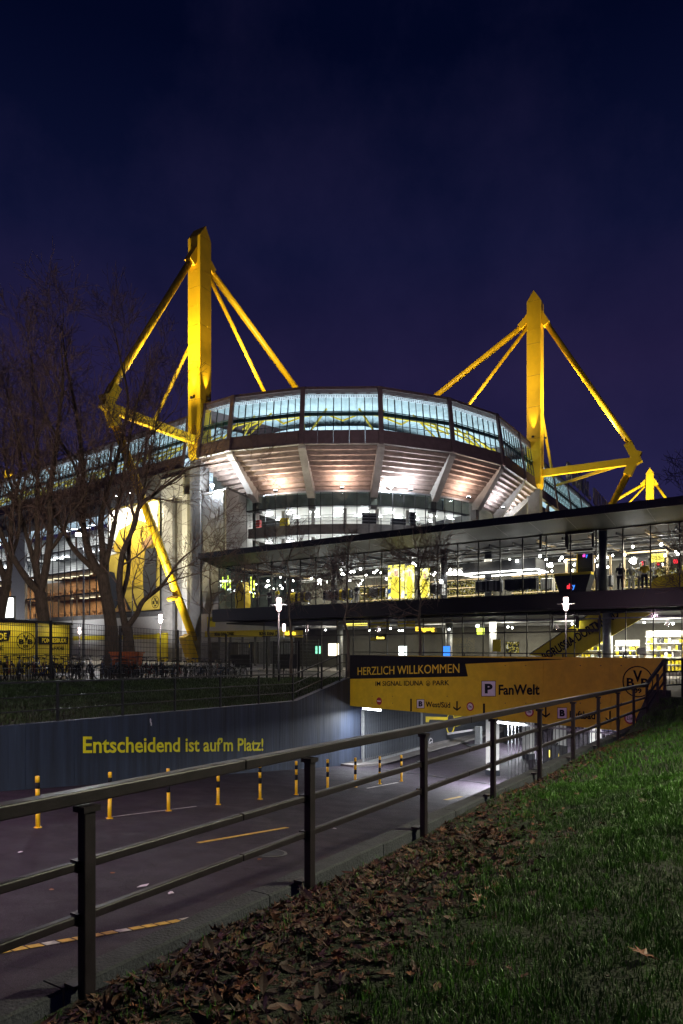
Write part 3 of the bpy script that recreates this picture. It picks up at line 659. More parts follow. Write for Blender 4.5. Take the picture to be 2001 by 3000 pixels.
# ================================================================== STADIUM
ZB = -.45
CC = Vector((1.0, 122.0))
V = [Vector(p) for p in ((-19.5, 97.4), (-14.9, 94.2), (-5.1, 91.2), (5.1, 91.0), (14.9, 95.0), (23.05, 101.5), (28.5, 110.0), (32.3, 116.0))]
L0, LU = Vector((-22.9, 102.4)), Vector((-.777, .629))
R0, RU = Vector((34.6, 122.2)), Vector((.516, .857))
ZT, ZG1, ZG0, ZF = 36.5, 34.9, 30.45, 28.6
def v3(p, z): return Vector((p[0], p[1], z))
def SF0(s_): return Vector((-11.4 + .8148 * s_ + .58 * 7, 63.6 - .5798 * s_ + .815 * 7, 10.45))
def outw(p): d = (p - CC); return d.normalized()
st = thing('stadium', 'large football stadium with glazed upper ring over a lit concrete terrace corner', 'stadium', (1, 122, ZB))
def band(a, b, oa, ob, npan, trim=True, inner_deck=True):
    """one straight bay of the upper ring from a to b (2D), outward dirs oa, ob; lower edge leans out 1.1 m"""
    def pt(k, z, d=0.0):
        f = (ZT - z) / (ZT - ZF) * 1.1 + d
        return v3((a + oa * f).lerp(b + ob * f, k), z)
    nrm = (oa + ob).normalized(); n3_ = Vector((nrm[0], nrm[1], 0))
    # roof edge slats and solid lower fascia
    MB().prism([pt(0, ZT - .38), pt(1, ZT - .38), pt(1, ZT), pt(0, ZT)], -n3_ * .5).build('roof_edge', 'cladding', st)
    for i in range(4):
        z = ZT - .56 - i * .17
        MB().prism([pt(0, z), pt(1, z), pt(1, z + .09), pt(0, z + .09)], -n3_ * .12).build('roof_slat', 'cladding', st)
    m = MB(); nd = max(4, int((b - a).length / .32))
    for i in range(nd):
        for r_ in range(2):
            k0, k1 = (i + .18) / nd, (i + .82) / nd; z = ZG1 + .10 + r_ * .2
            m.prism([pt(k0, z), pt(k1, z), pt(k1, z + .07), pt(k0, z + .07)], -n3_ * .05)
    m.build('lattice_screen', 'cladding', st)['kind'] = 'stuff'
    fa = MB(); nfp = max(2, npan // 2)
    for i in range(nfp):
        k0, k1 = i / nfp, (i + 1) / nfp; g = .010 / (b - a).length
        MB().prism([pt(k0 + g, ZF), pt(k1 - g, ZF), pt(k1 - g, ZG0 - .02), pt(k0 + g, ZG0 - .02)], -n3_ * .25).build('fascia_panel', 'cladding', st)
    MB().prism([pt(0, ZF - .12, .05), pt(1, ZF - .12, .05), pt(1, ZF - .01, .05), pt(0, ZF - .01, .05)], -n3_ * .6).build('fascia_trim', 'concrete', st)
    for i in range(npan):
        k0, k1 = i / npan, (i + 1) / npan
        pn_ = MB().add([pt(k0, ZG0, -.06), pt(k1, ZG0, -.06), pt(k1, ZG1, -.06), pt(k0, ZG1, -.06)], [(0, 1, 2, 3)]).build('pane', 'glass_stadium', st)
        if i: MB().bar(pt(k0, ZG0, .0), pt(k0, ZG1, .0), .07 if i % 2 else .13, .12, n3_).build('mullion', 'black_metal', st)
    MB().bar(pt(0, 33.0, .02), pt(1, 33.0, .02), .10, .10).build('transom', 'steel_green', st)
    MB().bar(pt(0, 32.75, -.35), pt(1, 32.75, -.35), .25, .45).build('transom_beam', 'steel_green', st)
    MB().bar(pt(0, 31.2, .0), pt(1, 31.2, .0), .06, .06).build('transom', 'black_metal', st)
    for k in (0, 1):
        pass
    return pt, n3_
def deck(a, b, oa, ob, depth, nrib):
    """roof deck seen from below through the glass: trapezoidal ribs running inwards"""
    m = MB(); fs = []
    za, zb_ = ZT - .75, ZT + .6
    n = nrib * 4; va = []; 
    for i in range(n + 1):
        k = i / n; zz = 0 if i % 4 < 2 else .16
        o = oa.lerp(ob, k); p = a.lerp(b, k) - o * .5; q = a.lerp(b, k) - o * depth
        va += [v3(p, za + zz), v3(q, zb_ + zz)]
    m.add(va, [(2 * i, 2 * i + 1, 2 * i + 3, 2 * i + 2) for i in range(n)])
    m.build('roof_deck', 'deck_metal', st)
    # back wall closing the view (far stands lit by floodlights)
    qa, qb = a - oa * (depth * .62), b - ob * (depth * .62)
    MB().prism([v3(qa, 27), v3(qb, 27), v3(qb, 35.6), v3(qa, 35.6)], v3(oa * -.3, 0)).build('inner_wall', 'frosted', st)
    # yellow truss diagonals
    for k0, k1, d0, d1 in ((.05, .22, 2.5, 6), (.95, .78, 2.5, 6), (.5, .15, 5, 8), (.5, .85, 5, 8)):
        p = a.lerp(b, k0) - oa.lerp(ob, k0) * d0; q = a.lerp(b, k1) - oa.lerp(ob, k1) * d1
        MB().bar(v3(p, 31.5 if d0 < 4 else 33.6), v3(q, 35.6), .22, .22).build('truss_brace', 'panel_yellow', st)
    p, q = a - oa * 4.5, b - ob * 4.5
    MB().bar(v3(p, 34.2), v3(q, 34.2), .22, .22).build('truss_chord', 'panel_yellow', st)
NP = [4, 10, 10, 10, 9, 9, 5]
for i in range(7):
    a, b = V[i], V[i + 1]; oa, ob = outw(a), outw(b)
    pt, n3_ = band(a, b, oa, ob, NP[i])
    deck(a, b, oa, ob, 22, 6)
    for k, vv in ((0, a),):
        o = outw(vv); MB().bar(v3(vv + o * 1.22, ZF - .1), v3(vv + o * .08, ZT - .1), .62, .3, v3(o, 0)).build('corner_post', 'cladding', st)
    # stepped terrace underside
    def tp(vv, k, z, d=0.0):
        o = outw(vv); r = (vv - CC).length + .7
        return v3(CC + o * (lerp(r, 26.0, k) + d), z)
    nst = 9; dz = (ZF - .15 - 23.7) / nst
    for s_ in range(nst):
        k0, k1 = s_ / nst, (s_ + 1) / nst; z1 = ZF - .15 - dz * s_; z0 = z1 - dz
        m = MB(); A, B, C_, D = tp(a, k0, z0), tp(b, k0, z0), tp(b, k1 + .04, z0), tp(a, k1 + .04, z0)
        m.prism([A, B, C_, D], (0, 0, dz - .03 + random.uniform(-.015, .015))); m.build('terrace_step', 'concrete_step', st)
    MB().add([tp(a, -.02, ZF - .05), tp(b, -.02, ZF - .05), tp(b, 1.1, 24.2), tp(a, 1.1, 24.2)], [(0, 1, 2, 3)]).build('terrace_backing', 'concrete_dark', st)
for i in range(1, 8):
    vv = V[i]; o = outw(vv); r = (vv - CC).length
    m = MB(); w = .5; tg = Vector((-o[1], o[0]))
    prof = [(r + .95, ZF - .14), (r + .95, ZF - .55), (27.2, 22.6), (26.2, 22.6), (26.2, 23.6)]
    m.prism([v3(CC + o * rr_ - tg * w, z) for rr_, z in prof], v3(tg * (2 * w), 0)); m.build('raker_beam', 'concrete', st)
    m = MB(); m.box(v3(CC + o * 26.4, 22.2), (.9, .9, 2.2), math.atan2(o[1], o[0])); m.build('raker_bearing', 'concrete_dark', st)
# straight wings
def wing(o0, u, length, bays, npan, nrm, fmat=None):
    for i in range(bays):
        a = o0 + u * (length * i / bays); b = o0 + u * (length * (i + 1) / bays)
        band(a, b, nrm, nrm, npan); deck(a, b, nrm, nrm, 20, 4)
        MB().bar(v3(a + nrm * 1.2, ZF - .1), v3(a + nrm * .05, ZT - .1), .5, .25, v3(nrm, 0)).build('wing_post', 'cladding', st)
LN = Vector((-.629, -.777)); RN = Vector((.857, -.516))
wing(L0, LU, 110, 11, 9, LN)
wing(R0, RU, 110, 9, 9, RN)
# roof slab over everything (closes the top)
top = [v3(p, ZT + .62) for p in V]
poly = [v3(L0 + LU * 110, ZT - .02), v3(L0, ZT - .02)] + [v3(p - outw(p) * .3, ZT - .02) for p in V] + [v3(R0, ZT - .02), v3(R0 + RU * 110, ZT - .02), v3(R0 + RU * 110 - RN * 24, ZT + 1.4), v3(R0 + RU * 8 - RN * 26, ZT + 1.4), v3(CC + Vector((0, 6)), ZT + 1.4), v3(L0 + LU * 8 - LN * 26, ZT + 1.4), v3(L0 + LU * 110 - LN * 24, ZT + 1.4)]
m = MB(); cpt = v3(CC, ZT + 1.2)
n = len(poly); m.add(poly + [cpt], [(i, (i + 1) % n, n) for i in range(n) if i not in ()]); m.build('roof_covering', 'cladding', st)
# right wing outer wall and left wing facade
m = MB(); m.prism([v3(R0 - RN * .5, ZB), v3(R0 + RU * 110 - RN * .5, ZB), v3(R0 + RU * 110 - RN * .5, ZF - .2), v3(R0 - RN * .5, ZF - .2)], v3(-RN * .4, 0)); m.build('east_wall', 'cladding_red', st)
for i in range(14):
    p = R0 + RU * (3 + i * 7.6); q = p + RU * 3.8
    MB().bar(v3(p + RN * .0, 21), v3(q + RN * .6, ZF - .3), .4, .4).build('brace', 'concrete_step', st)
    MB().bar(v3(q + RN * .6, ZF - .3), v3(q + RU * 3.8, 21), .4, .4).build('brace', 'concrete_step', st)
# ---- lower concourse with curved glazing
def cp(a, r, z): a = math.radians(a); return Vector((CC[0] + r * math.sin(a), CC[1] - r * math.cos(a), z))
angs = rng(-33.5, 42, 22); RG = 26.9
for zfl, zt_ in ((19.0, 23.5), (13.8, 17.8)):
    pass
for a0, a1 in zip(angs, angs[1:]):
    for z0, z1, mt, nm, r in ((21.5, 23.35, 'glass_green', 'spandrel_pane', RG), (19.0, 21.5, 'glass_clear', 'pane', RG), (14.2, 17.6, 'glass_clear', 'pane', RG), (9.5, 12.6, 'glass_clear', 'pane', RG)):
        MB().add([cp(a0, r, z0), cp(a1, r, z0), cp(a1, r, z1), cp(a0, r, z1)], [(0, 1, 2, 3)]).build(nm, mt, st)
    for z0, z1, mt, nm in ((17.6, 19.0, 'concrete_dark', 'floor_edge'), (12.6, 14.2, 'concrete_dark', 'floor_edge'), (23.35, 23.6, 'galvanised', 'ledge'), (21.42, 21.55, 'black_metal', 'glazing_rail')):
        d = -.35 if nm == 'floor_edge' else .12
        MB().prism([cp(a0, RG + d, z0), cp(a1, RG + d, z0), cp(a1, RG - .7, z0), cp(a0, RG - .7, z0)], (0, 0, z1 - z0)).build(nm, mt, st)
    MB().bar(cp(a0, RG + .05, 9.5), cp(a0, RG + .05, 23.35), .10, .10, (0, 1, 0)).build('mullion', 'black_metal', st)
    for z in (19.45, 19.9, 20.3, 14.6, 15.1): MB().bar(cp(a0, RG - .6, z), cp(a1, RG - .6, z), .05, .05).build('guard_rail', 'galvanised', st)
for z in (21.6, 17.55, 12.5):
    for a0, a1 in zip(angs[::3], angs[3::3]):
        MB().add([cp(a0, RG - .8, z), cp(a1, RG - .8, z), cp(a1, 17, z - .3), cp(a0, 17, z - .3)], [(0, 3, 2, 1)]).build('concourse_ceiling', 'white_wall', st)
for a0, a1 in zip(angs[::3], angs[3::3]):
    for z0, z1 in ((19.0, 21.4), (14.2, 17.4), (9, 12.4)):
        MB().add([cp(a0, 17.3, z0), cp(a1, 17.3, z0), cp(a1, 17.3, z1), cp(a0, 17.3, z1)], [(0, 1, 2, 3)]).build('concourse_back_wall', 'white_wall', st)
        am = (a0 + a1) / 2
        MB().bar(cp(a0, 24.5, z0), cp(a0, 24.5, z1 + .1), .5, .5).build('concourse_column', 'concrete', st)
for i, a0 in enumerate(rng(-30, 38, 9)):
    for z in (21.2, 17.15):
        for r, dl in ((24.5, 1.3), (21, 1.1)):
            p, q = cp(a0 - 1.4 + (r - 21) * .4, r, z - .05), cp(a0 + 1.4 + (r - 21) * .4, r, z - .05)
            MB().bar(p, q, .14, .10).build('tube_lamp', 'tube_white', st)
    if i % 2 == 0: 
        for z in (21.1, 17.1): light('AREA', 'concourse_light', cp(a0, 22.5, z - .12), 420, (.95, .97, 1), st, cp(a0, 22.5, 0), 3.0)
for a0, z, w, h, mt, nm in ((6.5, 19.9, 2.0, 1.5, 'cloth_black', 'dark_display'), (-21, 19.7, 1.3, 1.1, 'sign_yellow', 'yellow_board'), (21, 20.1, .9, 2.0, 'cloth_black', 'dark_display'), (-31, 19.8, .8, 1.0, 'cloth_red', 'red_board'), (16, 19.6, 2.2, .9, 'dark_metal', 'vending_row')):
    MB().box(cp(a0, 25.6, z), (w, .5, h), math.radians(a0)).build(nm, mt, st)
# core behind
m = MB()
ring = [cp(a, 17.0, ZB) for a in rng(-100, 100, 15)]
m.add(ring + [p + Vector((0, 0, 30)) for p in ring], [(i, i + 1, 15 + i + 1, 15 + i) for i in range(14)]); m.build('core_wall', 'concrete_dark', st)
for p, q in ((Vector((17.5, 117)), R0), (Vector((-15.6, 117)), Vector((-19, 101)))):
    MB().prism([v3(p, ZB), v3(q, ZB), v3(q, 28.2), v3(p, 28.2)], (0, .4, 0)).build('core_wall', 'concrete', st)
# ---- stair box left of the concourse
c0, c1, c2 = Vector((-13.85, 99.5)), Vector((-15.9, 94.1)), Vector((-20.2, 97.4))
bx_ = MB(); bx_.prism([v3(c0, ZB), v3(c1, ZB), v3(c2, ZB), v3(c2 + Vector((2, 6)), ZB), v3(c0 + Vector((.5, 3)), ZB)], (0, 0, 23.6 - ZB)); bx_.build('stair_block', 'concrete', st)
MB().bar(v3(c1, 23.72), v3(c0, 23.72), .35, .22).build('block_coping', 'concrete_dark', st)
lv = (c2 - c1); ln = Vector((-.6, -.8))
fr_ = [c1 + lv * .06, c1 + lv * .97]
nn = Vector((lv[1], -lv[0])).normalized(); nn = nn if nn.dot(-c1) > 0 else -nn
m = MB()
for i in range(88):
    z = 8.2 + i * .17
    m.prism([v3(fr_[0] + nn * .10, z), v3(fr_[1] + nn * .10, z), v3(fr_[1] + nn * .02, z + .11), v3(fr_[0] + nn * .02, z + .11)], (0, 0, .02))
m.build('louvre_slats', 'louvre', st)['kind'] = 'stuff'
for p in fr_: MB().bar(v3(p + nn * .08, 8), v3(p + nn * .08, 23.4), .16, .16).build('louvre_frame', 'louvre', st)
MB().bar(v3(fr_[0] + nn * .08, 23.4), v3(fr_[1] + nn * .08, 23.4), .16, .2).build('louvre_frame', 'louvre', st)
# ---- left wing facade
FM = VP((-21, 99), (.777, -.629))     # s grows to the camera right; s<0 = left part
def fm(s, z, off=0.0): return FM.at(-s, z, off)
fn = FM.n3(); fu = -FM.u3()
def fbox(name, s0, s1, z0, z1, mat, off=0.0, th=.3, par=st): return MB().prism([fm(s0, z0, off), fm(s1, z0, off), fm(s1, z1, off), fm(s0, z1, off)], -fn * th).build(name, mat, par)
fbox('upper_wall', 0, 110, 24.0, 28.3, 'concrete_dark', .0, .5)
fbox('base_wall', 0, 110, ZB, 7.2, 'white_wall', -.6, .3)
fbox('base_beam', 8, 110, 6.6, 7.3, 'concrete_dark', .1, .7)
fbox('pier_wall', 0, 8.2, 7.2, 24, 'concrete', .05, .5)
fbox('pier_base', 0, 8.2, ZB, 7.2, 'concrete', .03, .6)
fbox('pier_fin', 1.2, 2.4, ZB, 24, 'white_wall', .75, .7)
fbox('pier_fin', 4.4, 5.0, ZB, 24, 'concrete_dark', .5, .45)
fbox('poster_backing', 8.2, 23, 7.3, 24, 'grey_wall', .0, .5)
fbox('end_pier', 51, 56.5, 7.2, 24, 'louvre', .15, .5)
fbox('end_pier', 51, 56.5, ZB, 7.2, 'grey_wall', .0, .5)
fbox('yellow_strip', 8.3, 110, 3.05, 3.75, 'sign_yellow', -.35, .2)
fbox('yellow_door', 6.6, 9.2, ZB, 3.9, 'sign_yellow', .25, .2)
flo = [7.3, 11.2, 15.3, 19.2]
def facade_glass(s0, s1, n):
    for z in flo: fbox('floor_slab', s0, s1, z - .28, z, 'dark_metal', -.12, 7)
    fbox('warm_back_wall', s0, s1 + 5, 7.35, 14.9, 'wood', -6.9, .15)
    fbox('facade_back_wall', s0, s1 + (5.5 if s1 < 60 else 40), 7.3, 24, 'white_wall', -7.2, .2)
    for i in range(n):
        a, b = lerp(s0, s1, i / n), lerp(s0, s1, (i + 1) / n)
        for z0, z1 in zip(flo, flo[1:] + [24.0]):
            MB().add([fm(a + .03, z0 + .05), fm(b - .03, z0 + .05), fm(b - .03, z1 - .33), fm(a + .03, z1 - .33)], [(3, 2, 1, 0)]).build('pane', 'glass_clear', st)
        MB().bar(fm(a, 7.3, .06), fm(a, 24, .06), .12, .14, fn).build('mullion', 'black_metal', st)
    for z in flo[2:]:
        for dz in (.4, .75, 1.1): MB().bar(fm(s0, z + dz, -.3), fm(s1, z + dz, -.3), .05, .05).build('guard_rail', 'galvanised', st)
    k = s0 + 1.5
    while k < s1 - 1:
        for z0, z1 in zip(flo, flo[1:] + [24.0]):
            warm = z0 < 12
            if random.random() < .8: MB().bar(fm(k, z1 - .45, -2.2 - random.random() * 2), fm(k + 1.1, z1 - .45, -2.6), .14, .08).build('tube_lamp', 'lit_warm' if warm else 'tube_white', st)
        k += 3.1
    for j in range(3):
        for z0, z1 in zip(flo, flo[1:] + [24.0]):
            warm = z0 < 12
            q = fm(s0 + 4.5 + 9 * j, z1 - .6, -3)
            light('AREA', 'facade_light', q, 420 if not warm else 330, (1, .76, .50) if warm else (.97, .98, 1), st, q - Vector((0, 0, 5)), 4.0)
facade_glass(24.2, 51, 13); facade_glass(56.5, 84, 13)
# furniture behind the lower two floors
ch0 = None; nch = 0
for z in flo[:2]:
    for k in range(20):
        s = 25 + k * 1.3 + random.uniform(-.2, .2)
        if ch0 is None:
            m = MB(); m.box((0, 0, .74), (.8, .8, .05)); m.bar((0, 0, 0), (0, 0, .72), .08, .08); m.box((0, 0, .02), (.5, .5, .04))
            for dx in (-.75, .75):
                m.box((dx, 0, .46), (.42, .42, .05)); m.box((dx * 1.25, 0, .78), (.05, .42, .5))
                for ax in (-.17, .17):
                    for ay in (-.17, .17): m.bar((dx + ax, ay, 0), (dx + ax, ay, .44), .04, .04)
            ch0 = m.build('table_set', 'wood'); o = ch0
        else: o = inst(ch0, 'table_set')
        p = fm(s, z + .01, -1.2 - (k % 3) * .8); o.location = p; o.rotation_euler = (0, 0, random.uniform(-.4, .4) + .68)
        setp(o, f'brown table set behind the {"upper" if z > 8 else "lowest"} brown-lit stadium windows, {ORD[k]} from the banner', 'table', 'tables behind the stadium windows')
# dark standing letters on the upper wall
for tx, s0, s1 in (('SIGNAL', 78, 58), ('IDUNA', 55, 39), ('PARK', 36, 24)):
    for i, ch in enumerate(tx): a, b = lerp(s0, s1, (i + .08) / len(tx)), lerp(s0, s1, (i + .92) / len(tx)); text_on('wall_letter', ch, 'black_metal', st, fm(a, 25.2, .1), fm(b, 25.2, .1), fm(a, 27.2, .1), .02, 0, .1)
# standing letters on the right wing roof
def rw3(s, z, off=.3): p = R0 + RU * s + RN * off; return v3(p, z)
for tx, s0, s1 in (('SIGNAL', 22, 47), ('IDUNA', 50, 71), ('PARK', 74, 92)):
    for i, ch in enumerate(tx): a, b = lerp(s0, s1, (i + .08) / len(tx)), lerp(s0, s1, (i + .92) / len(tx)); text_on('roof_letter', ch, 'galvanised', st, rw3(a, 36.9), rw3(b, 36.9), rw3(a, 40.6), .0, 0, .3)
for i in range(12): MB().bar(rw3(24 + 6 * i, 36.4, .0), rw3(24 + 6 * i, 38.5, .1), .15, .15).build('letter_support', 'dark_metal', st)
# bright concrete nib beside the left pylon
fbox('lit_nib', 2.6, 8.0, 24.0, 27.2, 'white_wall', .35, .3)
# ---- interior lights of the ring
for i in range(7):
    a, b = V[i], V[i + 1]; o = outw((a + b) / 2); p = (a + b) / 2 - o * 6
    light('AREA', 'ring_light', v3(p, 29.4), 640, (.80, .92, 1), st, v3(p - o * 3, 36), 7.0)
for i in range(11):
    p = L0 + LU * (5 + 10 * i) - LN * 5; light('AREA', 'wing_light', v3(p, 29.4), 560, (.80, .92, 1), st, v3(p - LN * 3, 36), 7.0)
for i in range(9):
    p = R0 + RU * (6 + 12.2 * i) - RN * 5; light('AREA', 'wing_light', v3(p, 29.4), 560, (.75, .95, 1), st, v3(p - RN * 3, 36), 7.0)
# ---- floodlights lighting the terrace underside
wcol = [(1, .74, .58), (1, .74, .56), (1, .72, .58), (.84, .88, 1), (1, .74, .60), (.84, .88, 1), (.84, .88, 1)]
for i in range(7):
    mid = (V[i] + V[i + 1]) / 2; o = outw(mid); p = v3(CC + o * 28.9, 23.3)
    k = ['far left, beside the left pylon', 'second from the left', 'under the middle left bay', 'under the middle right bay', 'fifth from the left', 'sixth from the left', 'far right, beside the right pylon'][i]
    if i == 0: continue
    fl = thing('floodlight', f'small floodlight on the concourse ledge below the concrete terrace, {k}', 'floodlight', p)
    MB().box(p + Vector((0, 0, .12)), (.5, .35, .24), math.atan2(o[1], o[0]) + 1.57).build('housing', 'dark_metal', fl)
    MB().box(p + Vector((0, 0, .26)), (.42, .28, .03), math.atan2(o[1], o[0]) + 1.57).build('lens', 'flood_white', fl)
    light('SPOT', 'flood_beam', p + Vector((0, 0, .35)), 1900, wcol[i], fl, v3(CC + o * 27.6, 27), 1.2, 170, 1.0)
for p, lab, e_ in ((Vector((-18.0, 95.3, 24.1)), 'bright floodlight on top of the louvred stair block', 2500), (cp(-11, 27.2, 24.0), 'bright floodlight at the left foot of the middle terrace bay', 1200), (cp(12.5, 27.2, 24.0), 'bright floodlight at the right foot of the middle terrace bay', 1200)):
    fl = thing('floodlight', lab, 'floodlight', p)
    MB().bar(p - Vector((0, 0, .5)), p, .12, .12).build('bracket', 'dark_metal', fl)
    MB().tube([p + Vector((0, .2, .1)), p + Vector((0, -.2, .1))], .28, 10).build('housing', 'dark_metal', fl)
    MB().tube([p + Vector((0, -.21, .1)), p + Vector((0, -.26, .1))], .24, 12).build('lens', 'flood_white', fl)
    light('POINT', 'flood_glow', p + Vector((0, -.6, .1)), e_, (.85, .92, 1), fl, size=.2)

for i, (s_, tg) in enumerate(((12, (-8, 91, 31)), (26, (10, 92, 31)), (38, (24, 103, 31)))):  # fill lights added on the shop roof to lift the dark ring fascia
    p = SF0(s_); fl = thing('roof_floodlight', ['floodlight box on the left part of the shop roof', 'floodlight box on the middle of the shop roof', 'floodlight box on the right part of the shop roof'][i], 'floodlight', p)
    MB().bar(p - Vector((0, 0, .3)), p, .1, .1).build('stand', 'dark_metal', fl); MB().box(p + Vector((0, 0, .15)), (.5, .35, .3), .5).build('housing', 'dark_metal', fl)
    light('SPOT', 'ring_beam', p + Vector((.1, .3, .35)), 5000, (1, .86, .86), fl, tg, .3, 75, .9)
for i, s_ in enumerate((30, 54, 75, 4.5)):  # floods added in front of the facade to brighten its pier and fins
    p = fm(s_, 3.2, 9); fl = thing('ground_floodlight', ['ground floodlight washing the stadium facade beside the banner', 'ground floodlight washing the grey facade pier', 'ground floodlight washing the far left facade', 'ground floodlight washing the pale fins beside the banner'][i], 'floodlight', (p[0], p[1], ZB))
    MB().bar((p[0], p[1], ZB), (p[0], p[1], .2), .2, .2).build('stand', 'dark_metal', fl); MB().box((p[0], p[1], .35), (.6, .4, .3), .7).build('housing', 'dark_metal', fl)
    light('SPOT', 'facade_beam', (p[0], p[1], .6), 4200 if i < 3 else 6500, (.95, .95, 1), fl, fm(s_, 18, 0), .3, 120, .9)
# ------------------------------------------------------------------ hanging player poster
po = thing('banner', 'tall yellow banner with a footballer in yellow shirt hanging on the stadium wall', 'banner', fm(15.5, 7.4, .1))
fbox('banner_sheet', 8.35, 22.4, 7.5, 24.6, 'banner_gold', .14, .08, po)
def bpoly(name, pts, mat, off): return MB().prism([fm(22.4 - a * 14.05, 7.5 + b * 17.1, off) for a, b in pts], fn * .02).build(name, mat, po)
bpoly('pale_backdrop', [(0, .55), (.95, .62), (.95, .98), (0, .98)], 'cloth_white', .15)
bpoly('shirt', [(.20, .22), (.74, .24), (.70, .40), (.72, .55), (.95, .62), (.97, .70), (.74, .80), (.60, .84), (.45, .82), (.22, .78), (.08, .62), (.18, .56), (.26, .58), (.28, .45)], 'shirt_gold', .18)
bpoly('dark_sleeve', [(.70, .12), (.92, .14), (.94, .56), (.74, .56), (.68, .34)], 'cloth_black', .21)
bpoly('shirt_badge', [(.30, .50), (.44, .50), (.44, .58), (.30, .58)], 'cloth_black', .21)
bpoly('face', [(.40, .83), (.56, .83), (.60, .90), (.58, .97), (.40, .97), (.37, .90)], 'timber_pale', .21)
bpoly('arm', [(.66, .62), (.88, .70), (.95, .72), (.86, .60), (.70, .55)], 'wood', .23)
bpoly('shorts', [(.02, .02), (.16, .04), (.26, .16), (.12, .38), (.02, .40)], 'dark_paint', .2)
bpoly('triangle_pattern', [(.14, .0), (.30, .16), (.44, .0)], 'wood', .2)
bpoly('triangle_pattern', [(.30, .17), (.40, .02), (.48, .0)], 'dark_paint', .22)
for k in range(6): bpoly('shoulder_mark', [(.03 + .01 * k, .60 + .03 * k), (.12, .615 + .03 * k), (.12, .625 + .03 * k), (.03 + .01 * k, .615 + .03 * k)], 'cloth_black', .24)
emblem(po, FM.hit(455, 1764, .22), FM.u3(), (0, 0, 1), .95, 'print_black', thick=.03)
for s in (8.35, 22.4): MB().bar(fm(s, 7.4, .16), fm(s, 24.7, .16), .2, .2).build('frame_bar', 'black_metal', po)
MB().bar(fm(8.2, 7.4, .16), fm(22.5, 7.4, .16), .2, .2).build('frame_bar', 'black_metal', po)
for i, s in enumerate((10, 13.5, 17, 20.5)):
    p = fm(s, 25.8, 2.2); fl = thing('banner_spotlight', ['spotlight arm above the banner, nearest the pylon', 'second spotlight arm above the banner from the pylon', 'third spotlight arm above the banner from the pylon', 'spotlight arm above the left edge of the banner'][i], 'spotlight', fm(s, 25.8, .1))
    MB().bar(fm(s, 25.9, 0), p, .08, .08).build('arm', 'dark_metal', fl); MB().box(p, (.4, .3, .2), .7).build('head', 'dark_metal', fl)
    MB().box(p - Vector((0, 0, .12)), (.3, .22, .03), .7).build('lens', 'flood_white', fl)
    light('SPOT', 'banner_beam', p - Vector((0, 0, .3)), 4800, (1, .93, .70), fl, fm(s, 12, -.5), .2, 110, .8)

